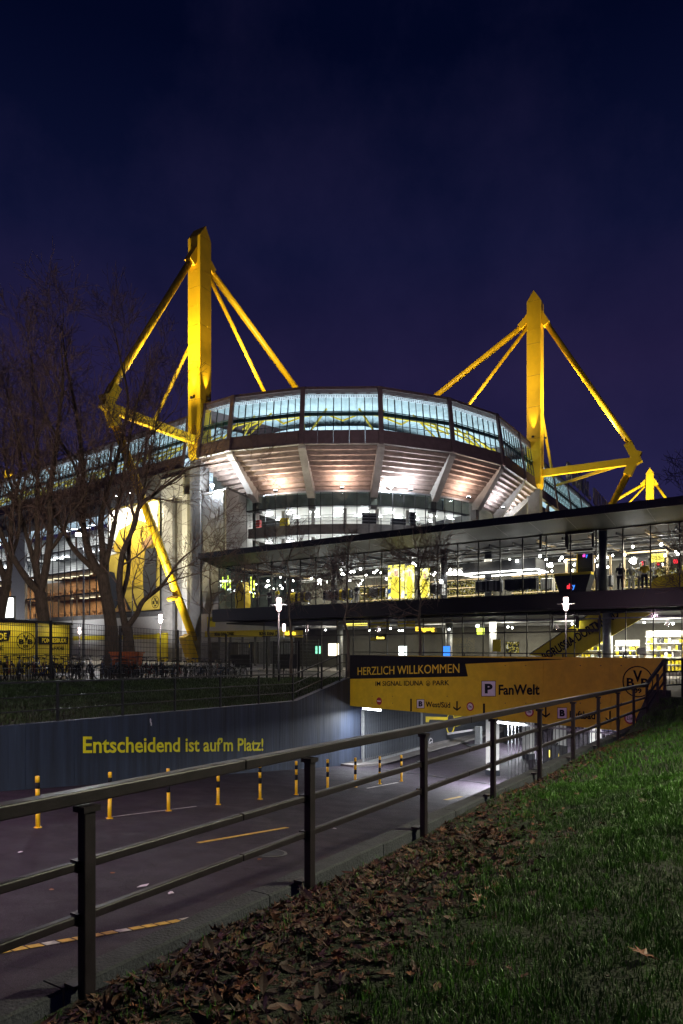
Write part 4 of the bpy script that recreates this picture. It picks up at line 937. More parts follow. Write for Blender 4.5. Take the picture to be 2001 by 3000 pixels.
# ------------------------------------------------------------------ pylons
def pylon(base, outd, ind, label, elbow_len=16.0, side=None, lights=True, ridge=None, front=None):
    bx, by = base; r = thing('pylon', label, 'pylon', (bx, by, ZB), 0, 'yellow stadium pylons')
    B2 = Vector(base); a = 2.3 / 2
    e1 = -Vector(outd).normalized(); e2 = Vector((e1[1], -e1[0]))   # horizontal axes of the square section
    def q(x, y, z): p = B2 + e1 * x + e2 * y; return v3(p, z)
    def shaft(z0, z1, k0, k1, name, mat):
        m = MB(); A = [q(-a * k0, -a * k0, z0), q(a * k0, -a * k0, z0), q(a * k0, a * k0, z0), q(-a * k0, a * k0, z0)]
        Bv = [q(-a * k1, -a * k1, z1), q(a * k1, -a * k1, z1), q(a * k1, a * k1, z1), q(-a * k1, a * k1, z1)]
        m.add(A + Bv, [(3, 2, 1, 0), (4, 5, 6, 7)] + [(i, (i + 1) % 4, 4 + (i + 1) % 4, 4 + i) for i in range(4)]); return m.build(name, mat, r)
    shaft(ZB, 28.4, .85, .85, 'concrete_column', 'concrete_dark')
    shaft(27.6, 29.2, .55, .98, 'mast_foot', 'pylon_yellow')
    zs = [29.2, 37.0, 42.3, 47.6, 53.0, 60.2]
    for z0, z1 in zip(zs, zs[1:]): shaft(z0, z1 - .05, 1.0, 1.0, 'mast_section', 'pylon_yellow'); shaft(z1 - .05, z1, .97, .97, 'mast_joint', 'cladding')
    for z in (55.3, 50.3, 45, 39.6): shaft(z, z + .05, 1.012, 1.012, 'weld_seam', 'pylon_yellow')
    # gabled cap
    m = MB(); g = [q(-a, -a, 60.2), q(-a, a, 60.2), q(-a, 0, 61.95)] if ridge == 2 else [q(-a, -a, 60.2), q(a, -a, 60.2), q(0, -a, 61.95)]
    m.prism(g, v3((e1 if ridge == 2 else e2) * (2 * a), 0)); m.build('cap', 'pylon_yellow', r)
    od = Vector(outd).normalized(); id_ = Vector(ind).normalized()
    ztop_ = 57.2
    el = v3(B2 + od * elbow_len, 31.6)
    def tubep(p0, p1, rad, name): return MB().tube([p0, p1], rad, 16).build(name, 'pylon_yellow', r, True)
    # head brackets
    d3 = (el + Vector((0, 0, .6)) - v3(B2 + od * a, ztop_)).normalized()
    MB().bar(v3(B2 + od * (a * .5), ztop_ + 1.35), v3(B2 + od * (a + .1), ztop_ + .2) + d3 * 1.5, 1.15, 1.15).build('head_bracket', 'pylon_yellow', r)
    tubep(v3(B2 + od * (a + .1), ztop_ + .2), el + Vector((0, 0, 1.4)) - d3 * 1.0, .46, 'outer_stay')
    # elbow: bent box
    foot = v3(B2 + od * 1.2, ZB)
    dl = (foot - el).normalized()
    ek = el + od.to_3d() * .3
    MB().bar(el + Vector((0, 0, .9)) - d3 * 2.0, el + Vector((0, 0, .3)) + d3 * 1.2, 1.15, 1.25).build('elbow_box', 'pylon_yellow', r)
    MB().bar(el - dl * 1.3, el + dl * 2.6, 1.16, 1.26).build('elbow_box', 'pylon_yellow', r)
    tubep(el + dl * 2.0, foot + Vector((0, 0, 3.2)), .56, 'raking_leg')
    MB().tube([foot + Vector((0, 0, 8.9)) - dl * .0 - v3(od * 0, 0) - dl * 0, foot + Vector((0, 0, 8.9))], .6, 8)
    pl = foot - dl * 10.0; MB().tube([pl, pl + dl * .35], .74, 16).build('leg_collar', 'pylon_yellow', r, True)
    MB().bar(foot + Vector((0, 0, -.2)), foot + Vector((0, 0, 0)) - dl * 4.2, 1.25, 1.25).build('leg_shoe', 'pylon_yellow', r)
    MB().bar(v3(B2 + od * .6, 31.2), el - v3(od * .3, .3), .8, 1.15).build('arm', 'pylon_yellow', r)
    # inner stays
    for l, zz, rad in ((43, 38.4, .50), (21, 37.8, .30)):
        d0 = v3(B2 + id_ * (a + .15), ztop_ + (.2 if l > 30 else -.6)); tubep(d0, v3(B2 + id_ * l, zz), rad, 'inner_stay')
    d4 = (v3(B2 + id_ * 43, 38.4) - v3(B2 + id_ * a, ztop_)).normalized()
    MB().bar(v3(B2 + id_ * (a * .5), ztop_ + 1.3), v3(B2 + id_ * (a + .1), ztop_ + .2) + d4 * 1.5, 1.1, 1.1).build('head_bracket', 'pylon_yellow', r)
    if side is not None: tubep(v3(B2, 48), Vector(side), .26, 'side_stay')
    if lights:
        for dx, dy in ((-1, 0), (1, 0), (0, -1), (0, 1)):
            p = q(dx * (a + .55), dy * (a + .55), 37.3); t_ = q(dx * a * .75, dy * a * .75, 52)
            fx = MB().box(p - Vector((0, 0, .2)), (.35, .35, .3)).build('uplight', 'dark_metal', r)
            kf = 1.0 if dx else .45
            light('SPOT', 'uplight_beam', p, 5000 * kf, (1, .76, .40), r, t_, .12, 34, .7)
            light('SPOT', 'uplight_wash', q(dx * (a + 3.0), dy * (a + 3.0), 37.3), 6500 * kf, (1, .74, .36), r, q(dx * a, dy * a, 60), .3, 36, .9)
        # wash for stays, arm and leg
        light('SPOT', 'stay_beam', v3(B2 + od * 9.5, 32.6), 12000, (1, .78, .42), r, v3(B2 + od * 7.5, 46), .3, 125, .8)
        light('SPOT', 'stay_beam', v3(B2 + od * 4.0, 37.5), 12000, (1, .78, .42), r, v3(B2 + od * 3.0, 56), .3, 70, .8)
        light('SPOT', 'stay_beam', v3(B2 + id_ * 9, 37.8), 7000, (1, .78, .42), r, v3(B2 + id_ * 7, 52), .3, 110, .9)
        if front is not None: light('SPOT', 'stay_beam', front, 22000, (1, .78, .42), r, v3(B2 + id_ * 14, 48.5), .3, 80, .9)
        light('SPOT', 'arm_beam', v3(B2 + od * 7, 18), 10000, (1, .85, .5), r, v3(B2 + od * 10, 32), .3, 110, .9)
        light('SPOT', 'leg_beam', v3(B2 + od * 7 + Vector((-3, -4)), 1.0), 26000, (1, .88, .5), r, v3(B2 + od * 7, 16), .3, 80, .9)
    return r
uL, uR = Vector((-.777, .629)), Vector((.515, .857))
pyl = pylon((-20.4, 98.2), -uR, uR, 'tall floodlit yellow pylon at the left corner, nearest of all, behind the bare trees', 16.2, v3(L0 + LU * 9.6, 36.4), True, None, (-9.0, 93.0, 37.3))
pyr = pylon((32.9, 116.0), (.87, -.49), uL, 'tall floodlit yellow pylon at the right corner of the glazed ring', 15.6, v3(R0 + RU * 10 + RN * .7, 34.4), True, None, (15.5, 96.5, 37.3))
MB().bar(v3(Vector((32.9, 116)) + Vector((.87, -.49)) * 14.6, 31.2), v3(R0 + RU * 12 + RN * 1.0, 33.2), .35, .45).build('corner_strut', 'pylon_yellow', pyr)
pylon((103, 228), (.87, -.49), uL, 'small distant yellow pylon beyond the shop roof at the right', 16, None, False)
pylon((-111.5, 229), uL, uR, 'yellow pylon tip far off behind the left stand roof', 16, None, False)
for p, t_ in (((98, 206, 37), (103, 228, 56)), ((-107, 214, 40), (-111, 229, 60))):
    light('SPOT', 'distant_pylon_beam', p, 70000, (1, .9, .6), None, t_, .4, 80, .9)

# ================================================================== FAN SHOP
SF = VP((-11.4, 63.6), (.8148, -.5798)); su, sn = SF.u3(), SF.n3()
SLN = 47.0
sh = thing('shop_building', 'long two storey glass shop building with black overhanging roof and black floor band', 'building', SF.at(15, ZB, -5))
def sp(s, z, off=0.0): return SF.at(s, z, off)
def spr(name, s0, s1, z0, z1, mat, off=0.0, th=.2, par=sh): return MB().prism([sp(s0, z0, off), sp(s1, z0, off), sp(s1, z1, off), sp(s0, z1, off)], -sn * th).build(name, mat, par)
def sofo(px, off): h = SF.hit(px, HY, off); return (Vector((h[0], h[1])) - SF.p).dot(SF.u)
def spx(name, x0, x1, y0, y1, mat, off=-1.0, th=.06, par=sh):
    c = SF.hit((x0 + x1) / 2, y0, off)[2], SF.hit((x0 + x1) / 2, y1, off)[2]
    return spr(name, sofo(x0, off), sofo(x1, off), c[1], c[0], mat, off, th, par)
def stext(txt, x0, x1, yb, yt, mat, off=-1.0, par=sh, bold=.02, name='lettering', shear=0, thick=.03):
    xm = (x0 + x1) / 2; z0, z1 = SF.hit(xm, yb, off)[2], SF.hit(xm, yt, off)[2]; a, b = sofo(x0, off), sofo(x1, off)
    return text_on(name, txt, mat, par, sp(a, z0, off), sp(b, z0, off), sp(a, z1, off), bold, shear, thick)
PW = 1.622; NPN = 29
spr('floor_band', -.5, SLN, 4.02, 5.08, 'roof_black', .4, .3)
spr('band_lower_lip', -.5, SLN, 3.93, 4.015, 'dark_metal', .34, .2)
spr('upper_floor', 0, SLN, 4.3, 5.04, 'grey_wall', .09, 13)
spr('left_end_wall', -.45, -.2, 4.02, 5.08, 'roof_black', .09, 10)
spr('ground_slab', -.2, SLN, ZB - .1, ZB + .03, 'paving', 1.0, 14)
# roof: sloping soffit panels, fascia, top
for i in range(20):
    a, b = lerp(.4, SLN, i / 20) + .01, lerp(.4, SLN, (i + 1) / 20) - .01
    if i == 0: a = .4
    MB().add([sp(a if i else -.3, 9.02, -.1), sp(b, 9.02, -.1), sp(b, 9.46, 2.95), sp(a, 9.46, 2.95)], [(0, 1, 2, 3)]).build('soffit_panel', 'soffit', sh)
    MB().prism([sp(a - .008, 9.45, 3.0), sp(b + .008, 9.45, 3.0), sp(b + .008, 9.95, 3.0), sp(a - .008, 9.95, 3.0)], -sn * .05).build('fascia_panel', 'roof_black', sh)
MB().add([sp(.4, 9.94, 2.97), sp(SLN, 9.94, 2.97), sp(SLN, 10.2, -13), sp(-1.5, 10.2, -13)], [(0, 1, 2, 3)]).build('roof_top', 'roof_black', sh)
MB().add([sp(.4, 9.94, 2.97), sp(-1.5, 10.2, -13), sp(-1.5, 9.0, -13), sp(-.3, 9.02, -.1), sp(.4, 9.46, 2.95)], [(0, 1, 2, 3, 4)]).build('roof_end', 'roof_black', sh)
spr('upper_ceiling', 0, SLN, 9.06, 9.2, 'ceiling_dark', -.15, 12.4)
spr('upper_back_wall', 0, SLN, 5.08, 9.05, 'shop_wall', -12, .2)
spr('upper_side_wall', -.2, 0, 5.08, 9.05, 'glass_green', -.1, 11.8)
spr('lower_ceiling', 0, SLN, 3.75, 3.9, 'ceiling_dark', -.95, 12)
spr('lower_back_wall', 0, SLN, ZB, 3.75, 'shop_wall', -11, .2)
for i in range(NPN):
    a, b = i * PW, (i + 1) * PW
    if a > SLN: break
    MB().add([sp(a + .03, 5.1), sp(b - .03, 5.1), sp(b - .03, 9.0), sp(a + .03, 9.0)], [(0, 1, 2, 3)]).build('upper_pane', 'glass_clear', sh)
    MB().bar(sp(a, 5.08, .0), sp(a, 9.02, .0), .075, .09, sn).build('mullion', 'black_metal', sh)
    if a > 4.5:
        MB().add([sp(a + .03, ZB + .1, -.8), sp(b - .03, ZB + .1, -.8), sp(b - .03, 3.9, -.8), sp(a + .03, 3.9, -.8)], [(0, 1, 2, 3)]).build('lower_pane', 'glass_clear', sh)
        MB().bar(sp(a, ZB, -.8), sp(a, 3.93, -.8), .06, .09, sn).build('mullion', 'black_metal', sh)
MB().bar(sp(0, 9.0, 0), sp(SLN, 9.0, 0), .1, .08).build('head_rail', 'black_metal', sh)
MB().bar(sp(4.7, 2.55, -.78), sp(34, 2.55, -.78), .07, .09).build('door_transom', 'black_metal', sh)
# framed opening lights
for y0, y1, xs, zpl_ in ((1561, 1612, ((1585, 1660), (1664, 1738)), 0.0), (1800, 1845, ((1620, 1690), (1694, 1758)), -.8)):
    for x0, x1 in xs:
        a, b = sofo(x0, zpl_), sofo(x1, zpl_); z1, z0 = SF.hit((x0 + x1) / 2, y0, zpl_)[2], SF.hit((x0 + x1) / 2, y1, zpl_)[2]
        for p, q in ((sp(a, z0, zpl_ + .06), sp(b, z0, zpl_ + .06)), (sp(a, z1, zpl_ + .06), sp(b, z1, zpl_ + .06)), (sp(a, z0 + .1, zpl_ + .06), sp(a, z1 - .1, zpl_ + .06)), (sp(b, z0 + .1, zpl_ + .06), sp(b, z1 - .1, zpl_ + .06))):
            MB().bar(p, q, .12, .2, sn).build('vent_frame', 'black_metal', sh)
for px, off in ((1766, -.9), (1300, -2.5), (979, -2.5), (1430, -3.5)):
    s = sofo(px, off)
    MB().tube([sp(s, 5.08, off), sp(s, 9.05, off)], .27, 18).build('column', 'dark_metal', sh, True)
    MB().tube([sp(s + .05, ZB, off - .8), sp(s + .05, 3.9, off - .8)], .27, 18).build('column', 'galvanised', sh, True)
# ceiling services
rr = random.Random(8)
for k in range(15):
    off = -1.0 - k * .72; z = rr.uniform(8.35, 8.9)
    MB().bar(sp(.5, z, off), sp(SLN, z, off), rr.choice((.05, .08, .12, .2)), rr.choice((.05, .06, .12))).build('ceiling_pipe', rr.choice(('galvanised', 'black_metal', 'grey_wall', 'dark_metal')), sh)
for k in range(27):
    s = .8 + k * 1.72; MB().bar(sp(s, 8.75, -.4), sp(s, 8.75, -11.6), .08, .18).build('ceiling_joist', rr.choice(('dark_metal', 'galvanised', 'black_metal', 'timber_pale')), sh)
for k in range(8):
    off = -1.4 - k * 1.2; z = rr.uniform(3.35, 3.6); MB().bar(sp(5, z, off), sp(SLN, z, off), .1, .08).build('ceiling_pipe', rr.choice(('galvanised', 'black_metal', 'grey_wall')), sh)
# shop lighting
for k in range(8):
    s = 3 + 5.6 * k
    q = sp(s, 8.2, -3.2); light('AREA', 'upper_light', q, 200, (1, .90, .70), sh, q - Vector((0, 0, 4)), 2.2)
    q = sp(s, 8.2, -8.5); light('AREA', 'upper_light', q, 230, (1, .90, .70), sh, q - Vector((0, 0, 4)) - sn * 2, 2.2)
    if s > 6:
        q = sp(s, 3.3, -3.5); light('AREA', 'lower_light', q, 90 if s < 20 else 230, (1, .90, .70), sh, q - Vector((0, 0, 4)) - sn * 1, 2.0)
        q = sp(s, 3.3, -8.0); light('AREA', 'lower_light', q, 60 if s < 20 else 200, (1, .90, .70), sh, q - Vector((0, 0, 4)), 2.0)
sp0 = None
rr = random.Random(21)
big = [(940, 1698, 1.6), (1211, 1648, 1.3), (1292, 1700, 1.2), (1523, 1672, 1.4), (1857, 1635, 1.8), (787, 1700, .9)]
spots = [(px, py, k_, -2.0) for px, py, k_ in big]
for k in range(100): spots.append((rr.uniform(700, 1990), None, rr.uniform(.55, .9), -rr.uniform(1.5, 9)))
spots.sort(key=lambda v: v[0]); ispot = 0
for px, py, k_, off in spots:
    s = sofo(px, off); z = SF.hit(px, py, off)[2] if py else rr.uniform(7.3, 8.3)
    if sp0 is None:
        m = MB(); m.tube([(0, 0, 0), (0, -.04, -.06), (0, -.10, -.15)], [.05, .1, .1], 10); sp0 = m.build('track_spotlight', 'spot_white'); o = sp0
    else: o = inst(sp0, 'track_spotlight')
    o.location = sp(s, z, off); o.rotation_euler = (rr.uniform(-.3, .3), 0, -.6 + rr.uniform(-.8, .8)); o.scale = (k_,) * 3
    ispot += 1
    setp(o, f'glowing ceiling spotlight of the upper shop floor, {(ORD + [str(n) + "th" for n in range(60, 140)])[ispot - 1]} from the left', 'spotlight', 'track spotlights of the upper shop floor')
for k, px in enumerate(sorted([rr.uniform(880, 1180) for _ in range(7)] + [rr.uniform(1180, 1990) for _ in range(13)])):
    off = -rr.uniform(1.5, 6); s = sofo(px, off); o = inst(sp0, 'downlight')
    o.location = sp(s, rr.uniform(2.9, 3.3), off); o.scale = (.6,) * 3
    setp(o, f'small glowing downlight under the lower shop ceiling, {ORD[k]} from the left', 'spotlight', 'downlights of the lower shop floor')
# hanging light frame, pendant
hf = thing('ceiling_lamp', 'long rectangular light frame hanging in the upper shop floor', 'lamp', sp(sofo(1450, -3), 7, -3))
a, b = sofo(1350, -2.2), sofo(1572, -2.2)
for o0, o1 in ((-2.2, -2.2), (-4.6, -4.6)): MB().bar(sp(a, 7.05, o0), sp(b, 7.05, o1), .07, .07).build('light_bar', 'tube_shop', hf)
for s in (a, b): MB().bar(sp(s, 7.05, -2.25), sp(s, 7.05, -4.55), .07, .07).build('light_bar', 'tube_shop', hf)
MB().prism([sp(a + .1, 7.12, -2.3), sp(b - .1, 7.12, -2.3), sp(b - .1, 7.12, -4.5), sp(a + .1, 7.12, -4.5)], (0, 0, .75)).build('bulkhead', 'ceiling_dark', hf)
pe = thing('pendant_lamp', 'flat round white pendant lamp near the middle of the upper shop floor', 'lamp', sp(sofo(1335, -2.5), 7, -2.5))
c = SF.hit(1335, 1682, -2.5); MB().tube([c, c + Vector((0, 0, .12))], .68, 26).build('disc', 'tube_shop', pe); MB().bar(c + Vector((0, 0, .13)), Vector((c[0], c[1], 9)), .03, .03).build('cable', 'black_metal', pe)
# light boxes and displays
for x0, x1, y0, y1, off, mt, nm, lab in (
    (1137, 1184, 1655, 1753, -1.2, 'poster_fans', 'light_box', 'lit poster of players in yellow, left of two joined panels in the shop'),
    (1187, 1213, 1655, 1753, -1.25, 'poster_fans', 'light_box', 'lit yellow poster panel joined to the right of the player poster'),
    (1230, 1258, 1665, 1750, -2.0, 'poster_fans', 'light_box', 'narrow lit yellow poster right of the big player poster'),
    (1168, 1191, 1893, 1921, -2.5, 'lit_white', 'screen', 'bright white green screen on the lower shop floor'),
    (1297, 1318, 1893, 1924, -2.5, 'lit_blue', 'screen', 'bright blue screen on the lower shop floor'),
    (962, 992, 1885, 1921, -2.0, 'lit_warm', 'screen', 'warm glowing doorway screen at the left of the lower shop floor'),
    (924, 938, 1893, 1915, -2.0, 'lit_green', 'screen', 'small green screen beside the ticket counter'),
    (1444, 1466, 1874, 1908, -1.6, 'sign_yellow', 'notice_board', 'yellow notice board behind the lower shop glass'),
    (1397, 1418, 1840, 1858, -3.0, 'lit_lime', 'screen', 'small yellow lime screen hanging over the lower shop floor'),
    (1482, 1520, 1880, 1915, -4.0, 'shelf_goods', 'display_wall', 'colourful display wall beside the yellow notice board'),
    (1085, 1100, 1868, 1876, -1.5, 'sign_yellow', 'hanging_sign', 'small plain yellow sign left of the Events sign')):
    t_ = thing(nm, lab, nm.replace('_', ' '), SF.hit((x0 + x1) / 2, y1, off))
    spx('face', x0, x1, y0, y1, mt, off, .04, t_); spx('frame', x0 - 1, x1 + 1, y0 - 1, y1 + 1, 'black_metal', off - .045, .05, t_)
    if nm == 'light_box':
        xm = (x0 + x1) / 2
        for nm2, pts, m2 in (('printed_figure', [(-.3, .0), (.3, .0), (.34, .5), (.16, .64), (-.16, .64), (-.34, .5)], 'lit_shirt'), ('printed_face', [(-.12, .66), (.12, .66), (.14, .82), (-.14, .82)], 'lit_skin')):
            w = (x1 - x0); h = y1 - y0
            MB().prism([SF.hit(xm + a * w, y1 - b * h, off + .006) for a, b in pts], sn * .005).build(nm2, m2, t_)
# totem, neon
tt_ = thing('honeycomb_totem', 'tall yellow honeycomb figure at the left end of the upper shop floor', 'display', SF.hit(702, 1778, -.6))
a, b = sofo(688, -.6), sofo(717, -.6)
MB().prism([sp(lerp(a, b, x), z, -.6) for x, z in ((.1, 5.1), (.9, 5.1), (1, 5.6), (.9, 6.9), (.75, 7.6), (.4, 7.7), (.15, 7.2), (0, 6.2))], -sn * .8).build('body', 'panel_yellow', tt_)
for x0, z0, x1, z1 in ((.2, 5.2, .3, 5.8), (.3, 5.8, .7, 5.9), (.7, 5.9, .8, 6.5), (.3, 5.8, .15, 6.4), (.15, 6.4, .4, 6.9), (.4, 6.9, .8, 6.5), (.4, 6.9, .5, 7.5), (.8, 6.5, .9, 6.8)):
    MB().bar(sp(lerp(a, b, x0), z0, -.57), sp(lerp(a, b, x1), z1, -.57), .05, .05).build('seam', 'print_black', tt_)
for i, (x, y0, y1) in enumerate(((652, 1690, 1722), (659, 1700, 1728), (667, 1686, 1715), (674, 1698, 1726), (735, 1690, 1735), (744, 1700, 1730), (742, 1738, 1750))):
    t_ = spx('neon_tube', x - 1, x + 1.2, y0, y1, 'lit_lime', -1.6, .05, None)
    setp(t_, ['glowing lime neon tube, leftmost in the shop', 'second lime neon tube from the left end of the shop', 'third lime neon tube from the left end of the shop', 'lime neon tube just left of the honeycomb figure', 'lime neon tube just right of the honeycomb figure', 'last lime neon tube right of the honeycomb figure', 'short lime neon tube low beside the honeycomb figure'][i], 'neon tube', 'neon tubes')
# sky counter and screen
ct = thing('counter', 'flared black promotion counter with yellow rim on the upper shop floor', 'counter', SF.hit(1675, 1732, -1.2))
a, b = sofo(1624, -1.2), sofo(1730, -1.2)
MB().prism([sp(a + .35, 5.1, -1.2), sp(b - .35, 5.1, -1.2), sp(b, 6.35, -1.2), sp(a, 6.35, -1.2)], -sn * 1.1).build('body', 'cloth_black', ct)
MB().prism([sp(a - .03, 6.355, -1.17), sp(b + .03, 6.355, -1.17), sp(b + .03, 6.52, -1.17), sp(a - .03, 6.52, -1.17)], -sn * 1.16).build('rim', 'sign_yellow', ct)
stext('sk', 1661, 1676, 1725, 1710, 'lit_red', -1.18, ct, .03); stext('y', 1677, 1685, 1728, 1714, 'lit_blue', -1.18, ct, .03)
scn = thing('screen_tower', 'black screen tower with yellow edge above the promotion counter', 'screen', SF.hit(1712, 1690, -2))
spx('panel', 1692, 1735, 1622, 1686, 'cloth_black', -2.0, .3, scn); spx('yellow_edge', 1689, 1692, 1622, 1696, 'sign_yellow', -1.95, .3, scn); spx('dark_screen', 1697, 1731, 1637, 1664, 'roof_black', -1.98, .02, scn)
stext('sk', 1707, 1716, 1632, 1622, 'lit_magenta', -1.97, scn, .03); stext('y', 1716.5, 1722, 1635, 1625, 'lit_blue', -1.97, scn, .03)
# clothing racks
def rack(px0, px1, off, n, mats, lab, z=5.1, h=1.35):
    a, b = sofo(px0, off), sofo(px1, off); t_ = thing('clothes_rack', lab, 'clothes rack', sp((a + b) / 2, z, off))
    MB().bar(sp(a, z + h, off), sp(b, z + h, off), .04, .04).build('rail', 'chrome', t_)
    for s in (a, b): MB().bar(sp(s, z, off), sp(s, z + h, off), .04, .04).build('upright', 'chrome', t_)
    for i in range(n):
        s = lerp(a + .06, b - .06, i / max(1, n - 1)); hh = rr.uniform(.75, .95)
        MB().prism([sp(s, z + h - .05, off - .04), sp(s, z + h - .12, off - .28), sp(s, z + h - hh, off - .3), sp(s, z + h - hh, off + .3), sp(s, z + h - .12, off + .28), sp(s, z + h - .05, off + .04)], su * .06).build('garment', rr.choice(mats), t_)
for q in ((1395, 1470, -1.6, 22, ('cloth_black', 'cloth_grey'), 'long rack of dark jackets below the hanging light frame'),
          (1480, 1575, -1.5, 26, ('cloth_black',), 'rack of black coats left of the promotion counter'),
          (1585, 1622, -2.6, 12, ('cloth_white', 'cloth_grey', 'cloth_black'), 'short rack of pale tops close to the promotion counter'),
          (840, 905, -1.8, 18, ('cloth_yellow', 'cloth_black'), 'rack of yellow and black shirts left of the bright spotlight'),
          (950, 1030, -1.6, 20, ('cloth_grey', 'cloth_yellow', 'cloth_black'), 'rack of mixed shirts right of the bright spotlight'),
          (1080, 1135, -1.6, 14, ('cloth_yellow', 'cloth_white'), 'rack of yellow shirts left of the lit player poster'),
          (1262, 1300, -1.6, 9, ('cloth_white', 'cloth_grey'), 'small rack of white tops right of the lit posters'),
          (1745, 1795, -3.0, 12, ('cloth_black', 'cloth_grey'), 'rack of dark clothes behind the round column')):
    rack(*q)
for s0, s1, lab in ((8, 14, 'wall shelf of fan goods at the left back of the upper shop'), (15, 22, 'wall shelf of fan goods at the middle back of the upper shop'), (24, 31, 'wall shelf of fan goods behind the jacket racks'), (33, 44, 'wall shelf of fan goods behind the mannequins')):
    t_ = thing('wall_shelf', lab, 'shelf', sp((s0 + s1) / 2, 5.1, -11.5)); spr('goods', s0, s1, 5.6, 7.6, 'shelf_goods', -11.55, .2, t_)
    for z in (5.5, 6.2, 6.9, 7.62): spr('board', s0 - .05, s1 + .05, z, z + .05, 'timber_pale', -11.3, .5, t_)
# timber frames, yellow podium, signs on the right
for x0, x1, y0, y1, lab in ((1656, 1700, 1637, 1725, 'pale timber frame behind the screen tower'), (1735, 1790, 1627, 1726, 'pale timber frame around the round column'), (1825, 1957, 1614, 1722, 'wide pale timber frame around the mannequins')):
    t_ = thing('timber_frame', lab, 'frame', SF.hit((x0 + x1) / 2, y1, -3)); 
    for p in ((x0, x0 + 5, y0, y1), (x1 - 5, x1, y0, y1), (x0 + 5.2, x1 - 5.2, y0, y0 + 4)): spx('beam', *p, 'timber_pale', -3.2, .2, t_)
pd = thing('podium', 'low curved yellow podium at the right end of the upper shop floor', 'podium', sp(sofo(1960, -1.4), 5.1, -1.4))
a, b = sofo(1908, -1.4), sofo(2040, -1.4)
MB().prism([sp(lerp(a, b, k), 5.1 if z < 0 else z, -1.4) for k, z in ((0, -1), (1, -1), (1, 6.0), (.6, 6.1), (.25, 6.0), (.05, 5.8), (0, 5.5))], -sn * 1.2).build('body', 'sign_yellow', pd)
fz = thing('hanging_sign', 'lit yellow sign reading FREIZEIT over the mannequins', 'sign', SF.hit(1927, 1645, -1.6))
spx('face', 1908, 1945, 1622, 1646, 'lit_yellow', -1.6, .1, fz); stext('FREIZEIT', 1911, 1942, 1640, 1629, 'print_black', -1.56, fz, .0)
for x, tx, lab in ((1884, '01', 'red glowing number 01 behind the mannequins'), (1926, '02', 'red glowing number 02 below the FREIZEIT sign'), (1979, '03', 'red glowing number 03 at the right edge of the shop')):
    t_ = thing('number_sign', lab, 'sign', SF.hit(x, 1655, -3.4)); stext(tx, x - 6, x + 7, 1651 if tx == '03' else 1656, 1638 if tx == '03' else 1644, 'lit_red', -3.4, t_, .03)
    spx('backing', x - 14, x + 14, 1630, 1664, 'cloth_black', -3.45, .05, t_)
# mannequins
def skin_mesh(name, pts, edges_, mat, lev=1):
    me = bpy.data.meshes.new(name); me.from_pydata([p[:3] for p in pts], edges_, [])
    o = bpy.data.objects.new(name, me); COL.objects.link(o)
    md = o.modifiers.new('s', 'SKIN'); me.skin_vertices
    for i, p in enumerate(pts): me.skin_vertices[0].data[i].radius = (p[3], p[4] if len(p) > 4 else p[3])
    me.skin_vertices[0].data[0].use_root = True
    sb = o.modifiers.new('b', 'SUBSURF'); sb.levels = lev; sb.render_levels = lev
    dg = bpy.context.evaluated_depsgraph_get(); dg.update(); r = bpy.data.meshes.new_from_object(o.evaluated_get(dg))
    bpy.data.objects.remove(o); r.name = name; r.materials.clear(); r.materials.append(MATS[mat])
    for p in r.polygons: p.use_smooth = True
    return r
body_pts = [(0, 0, .95, .13, .10), (0, 0, 1.15, .12, .09), (0, 0, 1.38, .17, .11), (0, 0, 1.5, .06), (0, -.01, 1.58, .055), (0, -.01, 1.68, .09, .10), (0, -.01, 1.80, .07, .085),
            (-.19, 0, 1.42, .06), (-.25, .03, 1.15, .042), (-.24, -.06, .92, .034), (-.24, -.09, .82, .04, .02), (.19, 0, 1.42, .06), (.25, .03, 1.15, .042), (.24, -.06, .92, .034), (.24, -.09, .82, .04, .02),
            (-.10, 0, .88, .09), (-.11, -.01, .5, .06), (-.12, .02, .09, .042), (-.12, -.12, .03, .04, .03), (.10, 0, .88, .09), (.12, -.02, .5, .06), (.14, .02, .09, .042), (.15, -.12, .03, .04, .03)]
body_e = [(0, 1), (1, 2), (2, 3), (3, 4), (4, 5), (5, 6), (2, 7), (7, 8), (8, 9), (9, 10), (2, 11), (11, 12), (12, 13), (13, 14), (0, 15), (15, 16), (16, 17), (17, 18), (0, 19), (19, 20), (20, 21), (21, 22)]
mq_body = skin_mesh('body', body_pts, body_e, 'mannequin_skin')
def infl(idx, k): return [tuple(body_pts[i][:3]) + tuple(r + k for r in (body_pts[i][3:] if len(body_pts[i]) > 4 else (body_pts[i][3],) * 2)) for i in idx]
sh_idx = [0, 1, 2, 3, 7, 8, 11, 12]; tr_idx = [0, 15, 16, 17, 19, 20, 21]
shirts = {k: skin_mesh('shirt', infl(sh_idx, .022), [(0, 1), (1, 2), (2, 3), (2, 4), (4, 5), (2, 6), (6, 7)], k) for k in ('cloth_white', 'cloth_yellow', 'cloth_black', 'cloth_grey')}
trous = {k: skin_mesh('trousers', infl(tr_idx, .02), [(0, 1), (1, 2), (2, 3), (0, 4), (4, 5), (5, 6)], k) for k in ('cloth_white', 'cloth_yellow', 'cloth_black', 'cloth_grey')}
